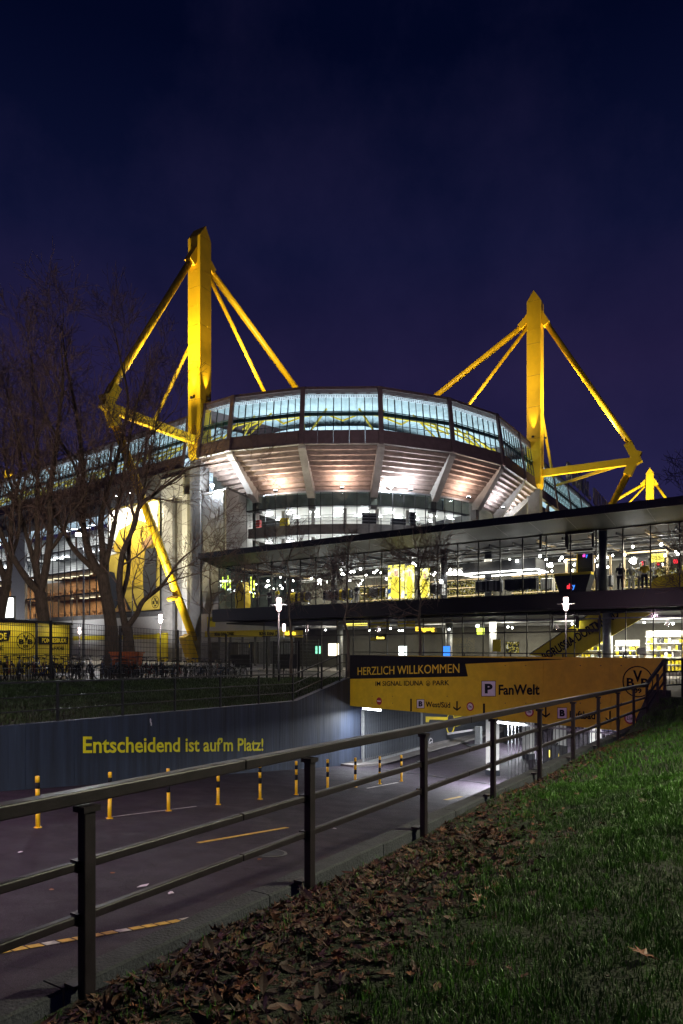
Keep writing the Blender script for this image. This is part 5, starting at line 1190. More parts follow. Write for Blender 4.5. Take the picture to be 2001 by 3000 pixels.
for px, off, s_, t_, lab in ((1754, -1.0, 'cloth_white', 'cloth_white', 'all white mannequin just left of the round column'), (1817, -.8, 'cloth_black', 'cloth_black', 'all black mannequin right of the round column'),
                           (1849, -1.6, 'cloth_grey', 'cloth_white', 'mannequin in grey top and white trousers under the brightest spotlight'), (1877, -1.5, 'cloth_white', 'cloth_grey', 'mannequin in white top half hidden behind the yellow jacket'),
                           (1888, -.8, 'cloth_yellow', 'cloth_black', 'mannequin in yellow jacket and dark trousers'), (1920, -1.9, 'cloth_grey', 'cloth_black', 'mannequin in grey hoodie below the FREIZEIT sign'),
                           (1683, -2.5, 'cloth_white', 'cloth_black', 'mannequin in white top behind the promotion counter'), (755, -1.3, 'cloth_yellow', 'cloth_black', 'mannequin in yellow shirt at the left end of the shop'),
                           (790, -1.6, 'cloth_black', 'cloth_black', 'dark mannequin left of the rack of yellow and black shirts'), (812, -1.2, 'cloth_yellow', 'cloth_grey', 'mannequin in yellow shirt and grey trousers beside the dark one'),
                           (1045, -2.0, 'cloth_black', 'cloth_grey', 'dark mannequin between two shirt racks'), (1275, -2.6, 'cloth_white', 'cloth_white', 'white mannequin behind the small rack of white tops')):
    s = sofo(px, off); p = sp(s, 5.085, off); r = thing('mannequin', lab, 'mannequin', p, -.6 + rr.uniform(-.5, .5), 'shop mannequins')
    for nm, me in (('body', mq_body), ('shirt', shirts[s_]), ('trousers', trous[t_])):
        o = bpy.data.objects.new(nm, me); COL.objects.link(o); o.parent = r; o.scale = (1.02, 1.02, 1.02)
# ---- lower floor: yellow stair with lettering
sw = thing('staircase', 'wide yellow sided staircase rising to the right behind the lower shop glass', 'staircase', sp(sofo(1640, -2.2), ZB, -2.2))
so = -2.2
A = [SF.hit(x, y, so) for x, y in ((1552, 1918), (1735, 1795), (1925, 1786), (1668, 1935))]
MB().prism([A[0], A[3], A[2], A[1]], -sn * .15).build('side_panel', 'sign_yellow', sw)
for i in range(18):
    k = i / 17; p = A[0].lerp(A[1], k) - Vector((0, 0, .5)); MB().box(p - sn * 1.1, (.3, 1.7, .06), math.atan2(su[1], su[0])).build('tread', 'dark_metal', sw)
MB().bar(A[0] - sn * .07 + Vector((0, 0, .04)), A[1] - sn * .07 + Vector((0, 0, .04)), .2, .06).build('coping', 'print_black', sw)
d = (SF.hit(1815, 1802, so + .02) - SF.hit(1600, 1932, so + .02)); d0 = SF.hit(1598, 1938, so + .03)
up_ = Vector((0, 0, 1)) - d.normalized() * d.normalized()[2]; up_.normalize()
text_on('lettering', 'BORUSSIA DORTMUND', 'print_black', sw, d0, d0 + d * 1.02, d0 + up_ * .62, .03, 0, .02)
# lower signage
for tx, x0, x1, yb, yt, off, mt, lab in (('Eingang', 1218, 1273, 1852, 1836, -.6, 'lit_amber', 'glowing yellow Eingang lettering over the shop doors'), ('Tickets', 829, 866, 1861, 1848, -.6, 'lit_amber', 'glowing yellow Tickets lettering near the ticket gates'), ('Events', 1104, 1126, 1872, 1864, -.7, 'lit_yellow', 'small Events sign over a shop door')):
    t_ = thing('lettering_sign', lab, 'sign', SF.hit((x0 + x1) / 2, yb, off)); stext(tx, x0, x1, yb, yt, mt, off, t_, .03)
    if tx == 'Events': spx('plate', x0 - 4, x1 + 4, yt - 3, yb + 3, 'print_black', off - .03, .03, t_)
    else: spx('carrier', x0, x1, yb + 1, yb + 2.5, 'black_metal', off, .04, t_)
for x0, x1, y0, y1, tx, lab in ((1010, 1075, 1826, 1833, None, 'plain yellow hanging band over the ticket hall'), (1078, 1140, 1822, 1838, 'TICKETS', 'yellow hanging band with small dark lettering in the middle of the hall'), (1165, 1215, 1820, 1836, 'INFO', 'yellow hanging band left of the Eingang lettering')):
    t_ = thing('hanging_band', lab, 'sign', SF.hit((x0 + x1) / 2, y1, -2.2)); spx('face', x0, x1, y0, y1, 'lit_yellow' if not tx else 'sign_yellow', -2.2, .06, t_)
    for x in (x0 + 4, x1 - 4): a = SF.hit(x, y0, -2.2); MB().bar(a, Vector((a[0], a[1], 3.8)), .03, .03).build('hanger', 'black_metal', t_)
for x0, x1, off, lab, z1 in ((1672, 1790, -4.6, 'brightly lit wall of yellow fan goods right of the stairs', 2.2), (1800, 1870, -5.0, 'brightly lit shelf of fan goods in the middle right of the lower shop', 1.6), (1890, 2010, -4.2, 'brightly lit shelf of fan goods at the right edge of the lower shop', 2.2)):
    a, b = sofo(x0, off), sofo(x1, off); t_ = thing('wall_shelf', lab, 'shelf', sp((a + b) / 2, ZB, off))
    spr('back_panel', a, b, ZB, z1 + .4, 'white_wall', off - .35, .1, t_)
    for z in rng(ZB + .3, z1, 6): spr('board', a, b, z, z + .04, 'white_wall', off, .33, t_)
    for i in range(int((b - a) / .22)):
        for z in rng(ZB + .3, z1, 6)[:-1]:
            if rr.random() < .8:
                s = a + .1 + i * .22; hh = rr.uniform(.15, .36); spr('goods_item', s, s + rr.uniform(.09, .18), z + .045, z + .045 + hh, rr.choice(('cloth_yellow', 'cloth_yellow', 'cloth_black', 'cloth_white', 'sign_yellow')), off - .03, .2, t_)
    q = sp((a + b) / 2, z1 + .9, off + .9); light('AREA', 'shelf_light', q, 120, (1, .95, .84), t_, sp((a + b) / 2, .8, off - .3), 1.5)
es = thing('easel', 'white poster easel standing on the lower shop floor', 'easel', SF.hit(1885, 1925, -2.6)); 
spx('board', 1864, 1893, 1898, 1918, 'cloth_white', -2.6, .03, es)
for x in (1868, 1889): a = SF.hit(x, 1918, -2.6); MB().bar(a, Vector((a[0], a[1], ZB)), .04, .04).build('leg', 'wood', es)
for x0, x1, lab in ((1330, 1390, 'pale service counter left of the yellow notice board'), (1050, 1130, 'dark ticket counter behind the shop doors'), (1560, 1640, 'grey cash desk below the yellow stairs')):
    t_ = thing('counter', lab, 'counter', SF.hit((x0 + x1) / 2, 1925, -3)); a, b = sofo(x0, -3), sofo(x1, -3)
    spr('body', a, b, ZB, .6, 'grey_wall' if x0 != 1050 else 'cloth_black', -3, .6, t_); spr('worktop', a - .05, b + .05, .605, .66, 'timber_pale', -2.95, .7, t_)

# ================================================================== PLAZA FURNITURE
# yellow strip wall at the stadium gate
gw = thing('gate_canopy', 'long yellow canopy strip over the stadium entrance gates', 'canopy', P(700, 1905, 80))
A, B, C_ = P(603, 1858, 88), P(818, 1855, 72), P(960, 1860, 72)
for a, b in ((A, B), (B, C_)):
    MB().bar(a, b, .25, .75).build('canopy_strip', 'sign_yellow', gw)
for k in range(6):
    a = A.lerp(B, (k + .3) / 6); MB().bar((a[0], a[1], ZB), (a[0], a[1], a[2] - .38), .25, .25).build('canopy_post', 'concrete_dark', gw)
dv = (B - A).normalized(); nv = Vector((dv[1], -dv[0], 0)); nv = nv if nv[1] < 0 else -nv
for k, tx in ((.16, 'SIGNAL IDUNA'), (.78, 'SIGNAL IDUNA')):
    p = A.lerp(B, k) + nv * .14 - Vector((0, 0, .22)); text_on('lettering', tx, 'print_black', gw, p, p + dv * 3.4, p + Vector((0, 0, .4)), .02, 0, .02)
    c = p + dv * 3.9 + Vector((0, 0, .2)); m = MB(); m.disc(c, dv, (0, 0, 1), .26, .19, 20, nv * .02); m.build('round_logo', 'print_black', gw)
    if k < .5: text_on('lettering', 'PARK', 'print_black', gw, p + dv * 4.3, p + dv * 5.6, p + dv * 4.3 + Vector((0, 0, .4)), .02, 0, .02)
ws = thing('entrance_wall', 'pale concrete wall with closed gates behind the entrance canopy', 'wall', P(720, 1915, 92))
a, b = P(590, 1905, 93), P(860, 1905, 80)
MB().prism([Vector((a[0], a[1], ZB)), Vector((b[0], b[1], ZB)), Vector((b[0], b[1], 6.2)), Vector((a[0], a[1], 6.2))], (.2, .6, 0)).build('wall_face', 'white_wall', ws)
for k in range(9):
    p = a.lerp(b, (k + .5) / 9); MB().box((p[0] - .05, p[1] - .12, 1.0), (1.9, .1, 2.7), math.atan2((b - a)[1], (b - a)[0])).build('roller_gate', 'concrete_dark' if k % 2 else 'grey_wall', ws)
for px, py, tx, Y, lab in ((619, 1822, '68', 86, 'yellow block number board 68 beside the pylon column'), (733, 1891, None, 78, 'small yellow notice on the entrance gate')):
    c = P(px, py, Y); t_ = thing('notice_board', lab, 'sign', c); w = 12 * Y / F if tx else 5 * Y / F
    MB().box(c, (w * 2, .06, w * 2.4)).build('plate', 'sign_yellow', t_)
    if tx: text_on('lettering', tx, 'print_black', t_, c + Vector((-w * .4, -.035, .1)), c + Vector((w * .4, -.035, .1)), c + Vector((-w * .4, -.035, .55)), .02, 0, .01)
# ---- lamps
def lamp(px, Y, top, label, e_):
    X = (px - CX) / F * Y; t, q = tq((X, Y)); z = zpl(t); h = EYE - (top - HY) / F * Y - z
    r = thing('street_lamp', label, 'street lamp', (X, Y, z), 0, 'plaza lamps')
    MB().tube([(0, 0, 0), (0, 0, .9), (0, 0, .92), (0, 0, h - .62)], [.06, .06, .04, .04], 12).build('pole', 'black_metal', r, True, True)
    MB().tube([(0, 0, h - .64), (0, 0, h - .56), (0, 0, h - .33)], [.05, .11, .135], 18).build('glass_bowl', 'lamp_pink', r, True, True)
    MB().tube([(0, 0, h - .328), (0, 0, h - .30)], [.42, .40], 24).build('brim', 'galvanised', r, False, True)
    MB().tube([(0, 0, h - .298), (0, 0, h - .16)], [.10, .10], 18).build('glass_neck', 'lamp_pink', r, True, True)
    MB().tube([(0, 0, h - .158), (0, 0, h - .10), (0, 0, h)], [.125, .125, .11], 18).build('cap', 'lamp_pink', r, False, True)
    light('POINT', 'lamp_glow', (0, 0, h - .45), e_ * 1.4, (1, .80, .78), r, size=.16, local=True)
    return r
lamp(817, 33, 1752, 'lamp with brim glowing in front of the left end of the shop', 260)
lamp(1658, 33, 1750, 'lamp with brim glowing in front of the yellow staircase', 240)
lamp(702 + 130, 58, 1828, 'small lamp with brim glowing beside the Tickets lettering', 120)
lamp(470, 48, 1800, 'lamp with brim glowing behind the bicycles beside the raking leg', 260)
lamp(233, 62, 1838, 'small lamp with brim glowing behind the yellow kiosk', 220)
# tall floodlight mast among the trees
fm_ = thing('light_mast', 'tall slim mast with a dazzling floodlight among the bare trees', 'street lamp', (P(250, 1905, 70)[0], 70, ZB))
c = P(245, 1566, 70); MB().tube([(c[0], 70, ZB), (c[0], 70, c[2] - .3)], [.12, .07], 10).build('mast', 'galvanised', fm_, True)
MB().box(c + Vector((-.3, -.1, 0)), (.9, .5, .3)).build('housing', 'dark_metal', fm_); MB().box(c + Vector((-.3, -.37, -.05)), (.75, .04, .3)).build('lens', 'flood_white', fm_)
light('SPOT', 'mast_beam', c + Vector((-.3, -.6, -.1)), 3600, (.95, .97, 1), fm_, P(420, 2000, 38), .2, 120, .8)
for i, (px, y0) in enumerate(((88, 1735), (148, 1730), (211, 1720), (388, 1705))):
    p = P(px, 1905, 85); t_ = thing('flagpole', ['bare flagpole, leftmost before the stadium facade', 'second bare flagpole before the stadium facade', 'third bare flagpole before the stadium facade', 'bare flagpole before the yellow banner'][i], 'flagpole', (p[0], 85, ZB), 0, 'flagpoles')
    h = EYE - (y0 - HY) / F * 85; MB().tube([(p[0], 85, ZB), (p[0], 85, h)], [.09, .05], 8).build('pole', 'galvanised', t_, True); MB().tube([(p[0], 85, h), (p[0], 85, h + .15)], [.09, .03], 8).build('finial', 'galvanised', t_)
# lit sign at the left edge
ls = thing('light_sign', 'white lit sign with a blue block at the left picture edge', 'sign', P(10, 1905, 70))
c = P(10, 1780, 70); MB().box(c, (1.9, .3, 2.0)).build('face', 'lit_white', ls); MB().box(c + Vector((-.2, -.17, .15)), (.7, .03, .7)).build('blue_block', 'lit_blue', ls)
MB().box((c[0], 70.4, (c[2] + ZB) / 2), (.3, .3, c[2] - ZB)).build('pole', 'dark_metal', ls); MB().box(c + Vector((0, .2, 0)), (2.3, .1, 2.4)).build('frame', 'black_metal', ls)

# ---- mesh fence behind the bank
fe = thing('mesh_fence', 'tall dark wire mesh fence between grass bank and bicycles', 'fence', TL(20, QF, 0))
FT0, FDT = tq(P(147, 1905, 27))[0], .106 * 27 / .843
def fz0(t): return zpl(t) - .02
npost = list(range(-4, 7))
for n in npost:
    t = FT0 + FDT * n
    if n > 5: t = FT0 + FDT * 5 + 1.7
    MB().bar(TL(t, QF, fz0(t) - .1), TL(t, QF, fz0(t) + 2.44), .06, .09, (DX, DY, 0)).build('post', 'black_metal', fe)
pan = None
for n in npost[:-1]:
    ta = FT0 + FDT * n + .05; tb = (FT0 + FDT * (n + 1) if n < 5 else FT0 + FDT * 5 + 1.7) - .05
    m = MB(); nw = int((tb - ta) / .085)
    for i in range(nw + 1):
        t = lerp(ta, tb, i / nw); m.bar(TL(t, QF - .03, fz0(t) + .05), TL(t, QF - .03, fz0(t) + 2.40), .0125, .0125, (DX, DY, 0))
    for j in range(12):
        z = .06 + j * .212; m.bar(TL(ta, QF - .04, fz0(ta) + z), TL(tb, QF - .04, fz0(tb) + z), .022, .018)
    m.build('mesh_panel', 'black_metal', fe)
# gates
for px, Y, rz, lab in ((704, 44, .55, 'dark bar gate with solid middle panel left of the lamp'), (838, 40, .35, 'dark bar gate with solid middle panel right of the lamp')):
    X = (px - CX) / F * Y; z = zpl(tq((X, Y))[0]); r = thing('bar_gate', lab, 'gate', (X, Y, z), rz)
    for x in (-.75, .75): MB().box((x, 0, 1.12), (.12, .12, 2.25)).build('post', 'black_metal', r, False, True)
    for zz in (.12, 2.18): MB().box((0, 0, zz), (1.36, .06, .07)).build('rail', 'black_metal', r, False, True)
    MB().box((0, 0, 1.05), (1.3, .04, .85)).build('panel', 'cloth_black', r, False, True)
    for i in range(9): MB().box((-.6 + i * .15, .035, 1.15), (.028, .028, 2.0)).build('bar', 'black_metal', r, False, True)
# ---- kiosk
ck, cr, cl = Vector((-15.95, 35.7)), Vector((-15.35, 38.6)), Vector((-19.6, 32.6))
kz = .05; kh = 2.78
ki = thing('snack_kiosk', 'bright yellow snack kiosk container with black lettering behind the bicycles', 'kiosk', v3(ck, kz))
bk = cl + (cr - ck)
MB().prism([v3(p, kz) for p in (ck, cr, bk, cl)], (0, 0, kh - .1)).build('body', 'sign_yellow', ki)
MB().prism([v3(p, kz + kh - .098) for p in (ck + Vector((.06, -.1)), cr + Vector((.12, .05)), bk + Vector((0, .1)), cl + Vector((-.1, -.1)))], (0, 0, .12)).build('roof_edge', 'black_metal', ki)
for p in (ck, cr, cl): MB().box(v3(p, kz + kh / 2 - .06), (.09, .09, kh - .1)).build('corner_post', 'black_metal', ki)
ul = (ck - cl).normalized().to_3d(); ur = (cr - ck).normalized().to_3d(); Lk = (ck - cl).length; Lr = (cr - ck).length
nl = Vector((ul[1], -ul[0], 0)); nr_ = Vector((ur[1], -ur[0], 0)); Z3 = Vector((0, 0, 1))
def kp(u, n, base, a, b, off=.02): return v3(base, kz) + u * a + Z3 * b + n * off
MB().prism([kp(ul, nl, cl, Lk - 3.4, 1.55), kp(ul, nl, cl, Lk - 1.35, 1.72), kp(ul, nl, cl, Lk - 1.25, 2.28), kp(ul, nl, cl, Lk - 3.5, 2.1)], nl * .02).build('black_plate', 'print_black', ki)
text_on('lettering', 'POMMESBUDE', 'sign_yellow', ki, kp(ul, nl, cl, Lk - 3.35, 1.66, .045), kp(ul, nl, cl, Lk - 1.45, 1.80, .045), kp(ul, nl, cl, Lk - 3.35, 2.0, .045), .03, 0, .01)
text_on('lettering', 'AUF ACHSE', 'print_black', ki, kp(ul, nl, cl, Lk - 2.7, 1.15, .025), kp(ul, nl, cl, Lk - 1.6, 1.25, .025), kp(ul, nl, cl, Lk - 2.7, 1.4, .025), .01, 0, .01)
emblem(ki, kp(ul, nl, cl, Lk - .52, 1.72, .02), ul, Z3, .46, 'print_black', thick=.015)
MB().prism([kp(ur, nr_, ck, .2, 1.55), kp(ur, nr_, ck, Lr - .25, 1.60), kp(ur, nr_, ck, Lr - .2, 2.0), kp(ur, nr_, ck, .15, 1.98)], nr_ * .02).build('black_plate', 'print_black', ki)
text_on('lettering', 'POMMESBUDE', 'sign_yellow', ki, kp(ur, nr_, ck, .38, 1.64, .045), kp(ur, nr_, ck, Lr - .4, 1.68, .045), kp(ur, nr_, ck, .38, 1.90, .045), .03, 0, .01)
text_on('lettering', 'AUF ACHSE', 'print_black', ki, kp(ur, nr_, ck, 1.2, 1.25, .025), kp(ur, nr_, ck, Lr - .6, 1.25, .025), kp(ur, nr_, ck, 1.2, 1.45, .025), .01, 0, .01)
c = kp(ul, nl, cl, Lk - 2.2, kh - .12, .55)
MB().bar(c - ul * 2.0, c + ul * 2.0, .14, .05).build('eave_lamp', 'black_metal', ki); MB().bar(c - nl * .55, c, .05, .05).build('lamp_arm', 'black_metal', ki)
light('AREA', 'eave_glow', c - Vector((0, 0, .1)), 11, (1, .92, .7), ki, c - Vector((0, 0, 2)) - nl * .5, 3.5, sy=.2)
c = kp(ur, nr_, ck, Lr * .5, kh - .12, .6); MB().bar(c - ur * .8, c + ur * .8, .14, .05).build('eave_lamp', 'black_metal', ki); MB().bar(c - nr_ * .6, c, .05, .05).build('lamp_arm', 'black_metal', ki)  # this right-hand eave lamp is added to light the kiosk's right side
light('AREA', 'eave_glow', c - Vector((0, 0, .1)), 6, (1, .92, .7), ki, c - Vector((0, 0, 2)) - nr_ * .5, 1.5, sy=.2)
# orange crate behind the bikes
p = P(372, 1905, 34); oc = thing('orange_bin', 'orange plastic bin behind the bicycles at the foot of the trees', 'bin', (p[0], 34, .05))
MB().add([(p[0] + x * k, 34 + y * k, z) for z, k in ((.35, .85), (1.15, 1)) for x, y in ((-.7, -.4), (.7, -.4), (.7, .4), (-.7, .4))], [(3, 2, 1, 0), (0, 1, 5, 4), (1, 2, 6, 5), (2, 3, 7, 6), (3, 0, 4, 7)]).build('tub', 'orange_plastic', oc)
MB().box((p[0], 34, 1.19), (1.5, .9, .07)).build('lid', 'orange_plastic', oc); MB().box((p[0], 34, .2), (1.1, .6, .3)).build('stand', 'dark_metal', oc)

# ---- bicycles and rack
def bike(col, bar_h, lady):
    r = thing('bicycle', '', 'bicycle', (0, 0, 0)); R_ = .34
    for x in (-.53, .53):
        m = MB(); pts = [(x + R_ * math.cos(a), 0, .345 + R_ * math.sin(a)) for a in [2 * math.pi * k / 22 for k in range(23)]]
        m.tube(pts, .019, 5, False); w = m.build('wheel', 'rubber', r, False, True)
        m = MB(); m.tube([(x + (R_ - .03) * math.cos(a), 0, .345 + (R_ - .03) * math.sin(a)) for a in [2 * math.pi * k / 18 for k in range(19)]], .008, 4, False)
        m.build('rim', 'chrome', w, False, True)
        m = MB()
        for k in range(9):
            a = 2 * math.pi * k / 9; m.bar((x, 0, .345), (x + R_ * .93 * math.cos(a), 0, .345 + R_ * .93 * math.sin(a)), .004, .004)
        m.bar((x, -.05, .345), (x, .05, .345), .03, .03); m.build('spokes', 'chrome', w, False, True)
    m = MB(); bb = (-.08, 0, .30); sd = (-.22, 0, .80); hd = (.36, 0, .84); hb = (.40, 0, .66); rx, fx = (-.53, 0, .345), (.53, 0, .345)
    m.tube([sd, bb], .017, 6); m.tube([bb, hb], .02, 6); m.tube([hd, hb], .02, 6)
    m.tube([(-.17, 0, .58) if lady else sd, hb if lady else hd], .018, 6)
    for y in (-.05, .05): m.tube([(sd[0], y * .4, sd[2] - .04), (rx[0], y, rx[2])], .009, 5); m.tube([(bb[0], y, bb[2]), (rx[0], y, rx[2])], .011, 5); m.tube([(hb[0], y, hb[2] - .02), (fx[0], y, fx[2])], .012, 5)
    m.build('frame', col, r, False, True)
    m = MB(); m.tube([(-.20, 0, .78), (-.25, 0, .94)], .014, 6); m.build('seat_post', 'chrome', r, False, True)
    m = MB(); m.add([(-.40, -.08, .97), (-.40, .08, .97), (-.12, .02, .965), (-.12, -.02, .965), (-.38, -.06, .92), (-.38, .06, .92), (-.14, .015, .94), (-.14, -.015, .94)], [(0, 1, 2, 3), (7, 6, 5, 4), (0, 4, 5, 1), (1, 5, 6, 2), (2, 6, 7, 3), (3, 7, 4, 0)]); m.build('saddle', 'rubber', r, False, True)
    m = MB(); m.tube([(.36, 0, .84), (.33, 0, bar_h)], .014, 6); m.tube([(.26, -.29, bar_h - .01), (.33, -.14, bar_h + .01), (.34, 0, bar_h), (.33, .14, bar_h + .01), (.26, .29, bar_h - .01)], .012, 6); m.build('handlebar', 'chrome', r, False, True)
    m = MB(); m.bar((-.08, .06, .30), (.02, .06, .16), .02, .012); m.bar((-.08, -.06, .30), (-.18, -.06, .44), .02, .012); m.bar((.02, .07, .16), (.02, .16, .16), .07, .02); m.bar((-.18, -.07, .44), (-.18, -.16, .44), .07, .02); m.disc((-.08, .045, .30), (1, 0, 0), (0, 0, 1), .09, .07, 14, (0, .006, 0)); m.build('crank', 'dark_metal', r, False, True)
    m = MB(); m.bar((-.30, 0, .74), (-.72, 0, .74), .13, .015); m.bar((-.68, .05, .74), (-.53, .05, .36), .012, .012); m.bar((-.68, -.05, .74), (-.53, -.05, .36), .012, .012); m.build('carrier', 'dark_metal', r, False, True)
    m = MB(); m.tube([(.42, 0, .78), (.48, 0, .78)], .035, 8); m.build('headlight', 'chrome', r, False, True)
    for x, a0, a1 in ((-.53, .3, 2.9), (.53, .5, 2.6)):
        m = MB(); pts = [(x + .37 * math.cos(a), 0, .345 + .37 * math.sin(a)) for a in rng(a0, a1, 9)]; m.tube(pts, .018, 4); m.build('mudguard', 'bike_black', r, False, True)
    return r
protos = [bike('bike_black', 1.06, False), bike('bike_silver', 1.0, False), bike('bike_blue', 1.1, True), bike('bike_red', 1.04, True), bike('bike_silver', 1.08, True)]
cn = ['black', 'silver', 'dark blue step-through', 'dark red step-through', 'silver step-through']
used = [False] * 5; rr = random.Random(5); k = 0
tb0, tb1 = tq(P(-40, 1905, 26))[0], tq(P(690, 1905, 43))[0]
npk = 60
for i in range(npk):
    t = lerp(tb0 - .2, tb1 - 3.5, i / (npk - 1)); ip = rr.randrange(5)
    if used[ip]: r = copy_tree(protos[ip])
    else: r = protos[ip]; used[ip] = True
    row = i % 2; q = QF + 1.05 + row * 1.15 + rr.uniform(-.1, .1)
    r.location = TL(t, q, zpl(t)); ang = math.atan2(.84, -.45) + rr.uniform(-.25, .25) + (math.pi if rr.random() < .45 else 0) + .9 * (1 if i % 7 == 3 else 0)
    r.rotation_euler = (rr.uniform(-.10, .10), 0, ang)
    lab = f'{cn[ip]} bicycle behind the mesh fence, {ORD[i // 2]} from the left in the {"front" if row == 0 else "back"} row'
    setp(r, lab, 'bicycle', 'bicycles parked behind the mesh fence')
rk = thing('bicycle_rack', 'long galvanised tube rack holding the parked bicycles', 'bicycle rack', TL(tb0, QF + 1.3, 0))
j = 0; t = tb0 - 1
while t < tb1 - 2.6:
    for q in (QF + 1.02,):
        MB().tube([TL(t, q, zpl(t)), TL(t, q, zpl(t) + .44), TL(t + .05, q, zpl(t) + .5), TL(t + 1.15, q, zpl(t) + .5), TL(t + 1.2, q, zpl(t) + .44), TL(t + 1.2, q, zpl(t))], .021, 7).build('hoop', 'galvanised', rk, True)
    t += 1.32

# ================================================================== TREES
RT = random.Random(77)
def rv(s): return Vector((RT.gauss(0, s), RT.gauss(0, s), RT.gauss(0, s)))
def grow(tw, p, d, L, r, lev, maxlev, out):
    n = 5 if lev < maxlev else 3
    pts = [p.copy()]; rad = [r]; d = d.normalized()
    for i in range(n):
        d = (d + rv(.13 if lev < maxlev else .16) + Vector((0, 0, .045))).normalized()
        p = p + d * (L / n); pts.append(p.copy()); rad.append(max(.0115, r * (1 - .66 * (i + 1) / n)))
    out.append((pts, rad, lev))
    if lev >= maxlev: return
    nc = tw[lev]
    for k in range(nc):
        f = RT.uniform(.25, 1.0) if k else 1.0
        idx = min(n - 1, int(f * n)); b = pts[idx].lerp(pts[idx + 1], f * n - idx if f < 1 else 1)
        dd = (pts[idx + 1] - pts[idx]).normalized(); sd = dd.cross(rv(1)).normalized()
        ang = RT.uniform(.45, 1.05) if k else RT.uniform(.05, .3)
        nd = dd * math.cos(ang) + sd * math.sin(ang)
        grow(tw, b, nd, L * RT.uniform(.5, .78), rad[idx] * RT.uniform(.5, .7), lev + 1, maxlev, out)
def emit(r, out, name, mat, seg_of, smooth=True, filt=None):
    m = MB()
    for pts, rad, lev in out:
        if filt is None or filt(lev): m.tube(pts, rad, seg_of(lev), False)
    if m.v: m.build(name, mat, r, smooth)
def big_tree(Y, trunk, limbs, label, r0, fill):
    base = P(trunk[0][0], trunk[0][1], Y); t, q = tq(base); base[2] = zpl(t) - .05
    r = thing('bare_tree', label, 'tree', base)
    pts = [base] + [P(x, y, Y) for x, y in trunk[1:]]
    n = len(pts); rad = [r0 * (1.35 if i == 0 else 1 - .25 * i / n) for i in range(n)]
    # smooth trunk
    def dens(pp, rd, k=4):
        o = []; ro = []
        for i in range(len(pp) - 1):
            for j in range(k):
                f = j / k; p0 = pp[max(0, i - 1)]; p1 = pp[i]; p2 = pp[i + 1]; p3 = pp[min(len(pp) - 1, i + 2)]
                o.append(.5 * (2 * p1 + (p2 - p0) * f + (2 * p0 - 5 * p1 + 4 * p2 - p3) * f * f + (3 * p1 - p0 - 3 * p2 + p3) * f ** 3)); ro.append(lerp(rd[i], rd[i + 1], f) * RT.uniform(.95, 1.05))
        o.append(pp[-1]); ro.append(rd[-1]); return o, ro
    o, ro = dens(pts, rad); MB().tube(o, ro, 14).build('trunk', 'bark', r, True)
    out = []
    for limb, rr_, dy in limbs:
        lp = []
        m = len(limb)
        for i, (x, y) in enumerate(limb): lp.append(P(x, y + 95 * clamp((1500 - y) / 600, 0, 1), Y + dy * (i / max(1, m - 1)) + (RT.uniform(-.3, .3) if i else 0)))
        ra = [max(.03, rr_ * (1 - .85 * i / (m - 1))) for i in range(m)]
        o, ro = dens(lp, ra, 4); MB().tube(o, ro, 10).build('limb', 'bark', r, True)
        L = sum((o[i + 1] - o[i]).length for i in range(len(o) - 1))
        nb_ = int(L * fill)
        for k in range(nb_):
            f = .18 + .82 * (k + RT.random()) / nb_; i = min(len(o) - 2, int(f * (len(o) - 1)))
            dd = (o[i + 1] - o[i]).normalized(); sd = dd.cross(rv(1)).normalized(); a = RT.uniform(.4, 1.0)
            bl = RT.uniform(1.5, 3.3) * (1.15 - .4 * f); br = clamp(ro[i] * .55, .03, .06)
            grow([4, 4, 3], o[i], dd * math.cos(a) + sd * math.sin(a) + Vector((0, 0, .25)), bl, br, 0, 3, out)
        grow([5, 4, 3], o[-1], (o[-1] - o[-3]).normalized(), 2.0, ro[-1], 0, 3, out)
    emit(r, out, 'branches', 'twig', lambda l: 5 if l == 0 else 4, True, lambda l: l < 2)
    emit(r, out, 'twigs', 'twig', lambda l: 3, False, lambda l: l >= 2)
    for ch in r.children:
        if ch.name.startswith(('branches', 'twigs')): ch['kind'] = 'stuff'
    return len(out)
big_tree(40, [(132, 1960), (128, 1830), (118, 1735)], [
    ([(118, 1740), (75, 1690), (30, 1620), (0, 1550), (-25, 1480)], .24, -2), ([(118, 1740), (107, 1660), (110, 1570), (108, 1450), (112, 1330), (100, 1200), (95, 1060)], .22, 1.5),
    ([(112, 1738), (100, 1650), (75, 1560), (45, 1450), (20, 1350), (10, 1230), (30, 1100)], .18, 2.5), ([(118, 1740), (137, 1650), (148, 1550), (145, 1450), (160, 1330), (172, 1180), (185, 1050), (178, 900)], .24, -1),
    ([(146, 1615), (185, 1560), (205, 1510), (250, 1440), (275, 1330)], .11, -2)], 'large bare tree behind the yellow kiosk, forking low into several limbs', .38, 1.05)
big_tree(42, [(330, 1960), (325, 1830), (310, 1740), (300, 1680)], [
    ([(300, 1690), (270, 1640), (250, 1580), (240, 1480), (245, 1400), (235, 1250), (215, 1100), (190, 950), (182, 860)], .26, 1), ([(300, 1690), (245, 1640), (210, 1600), (190, 1560), (150, 1480), (115, 1400), (70, 1300), (45, 1200)], .19, -2),
    ([(303, 1680), (300, 1600), (295, 1530), (310, 1450), (340, 1330), (365, 1200), (375, 1100), (350, 950), (335, 870)], .22, 2), ([(306, 1675), (330, 1560), (345, 1480), (372, 1300), (395, 1150), (430, 1030)], .17, -1.5),
    ([(243, 1420), (215, 1330), (160, 1220), (110, 1100), (90, 960)], .12, -2.5)], 'largest bare tree left of the mast-lit banner, thick leaning trunk', .40, 1.05)
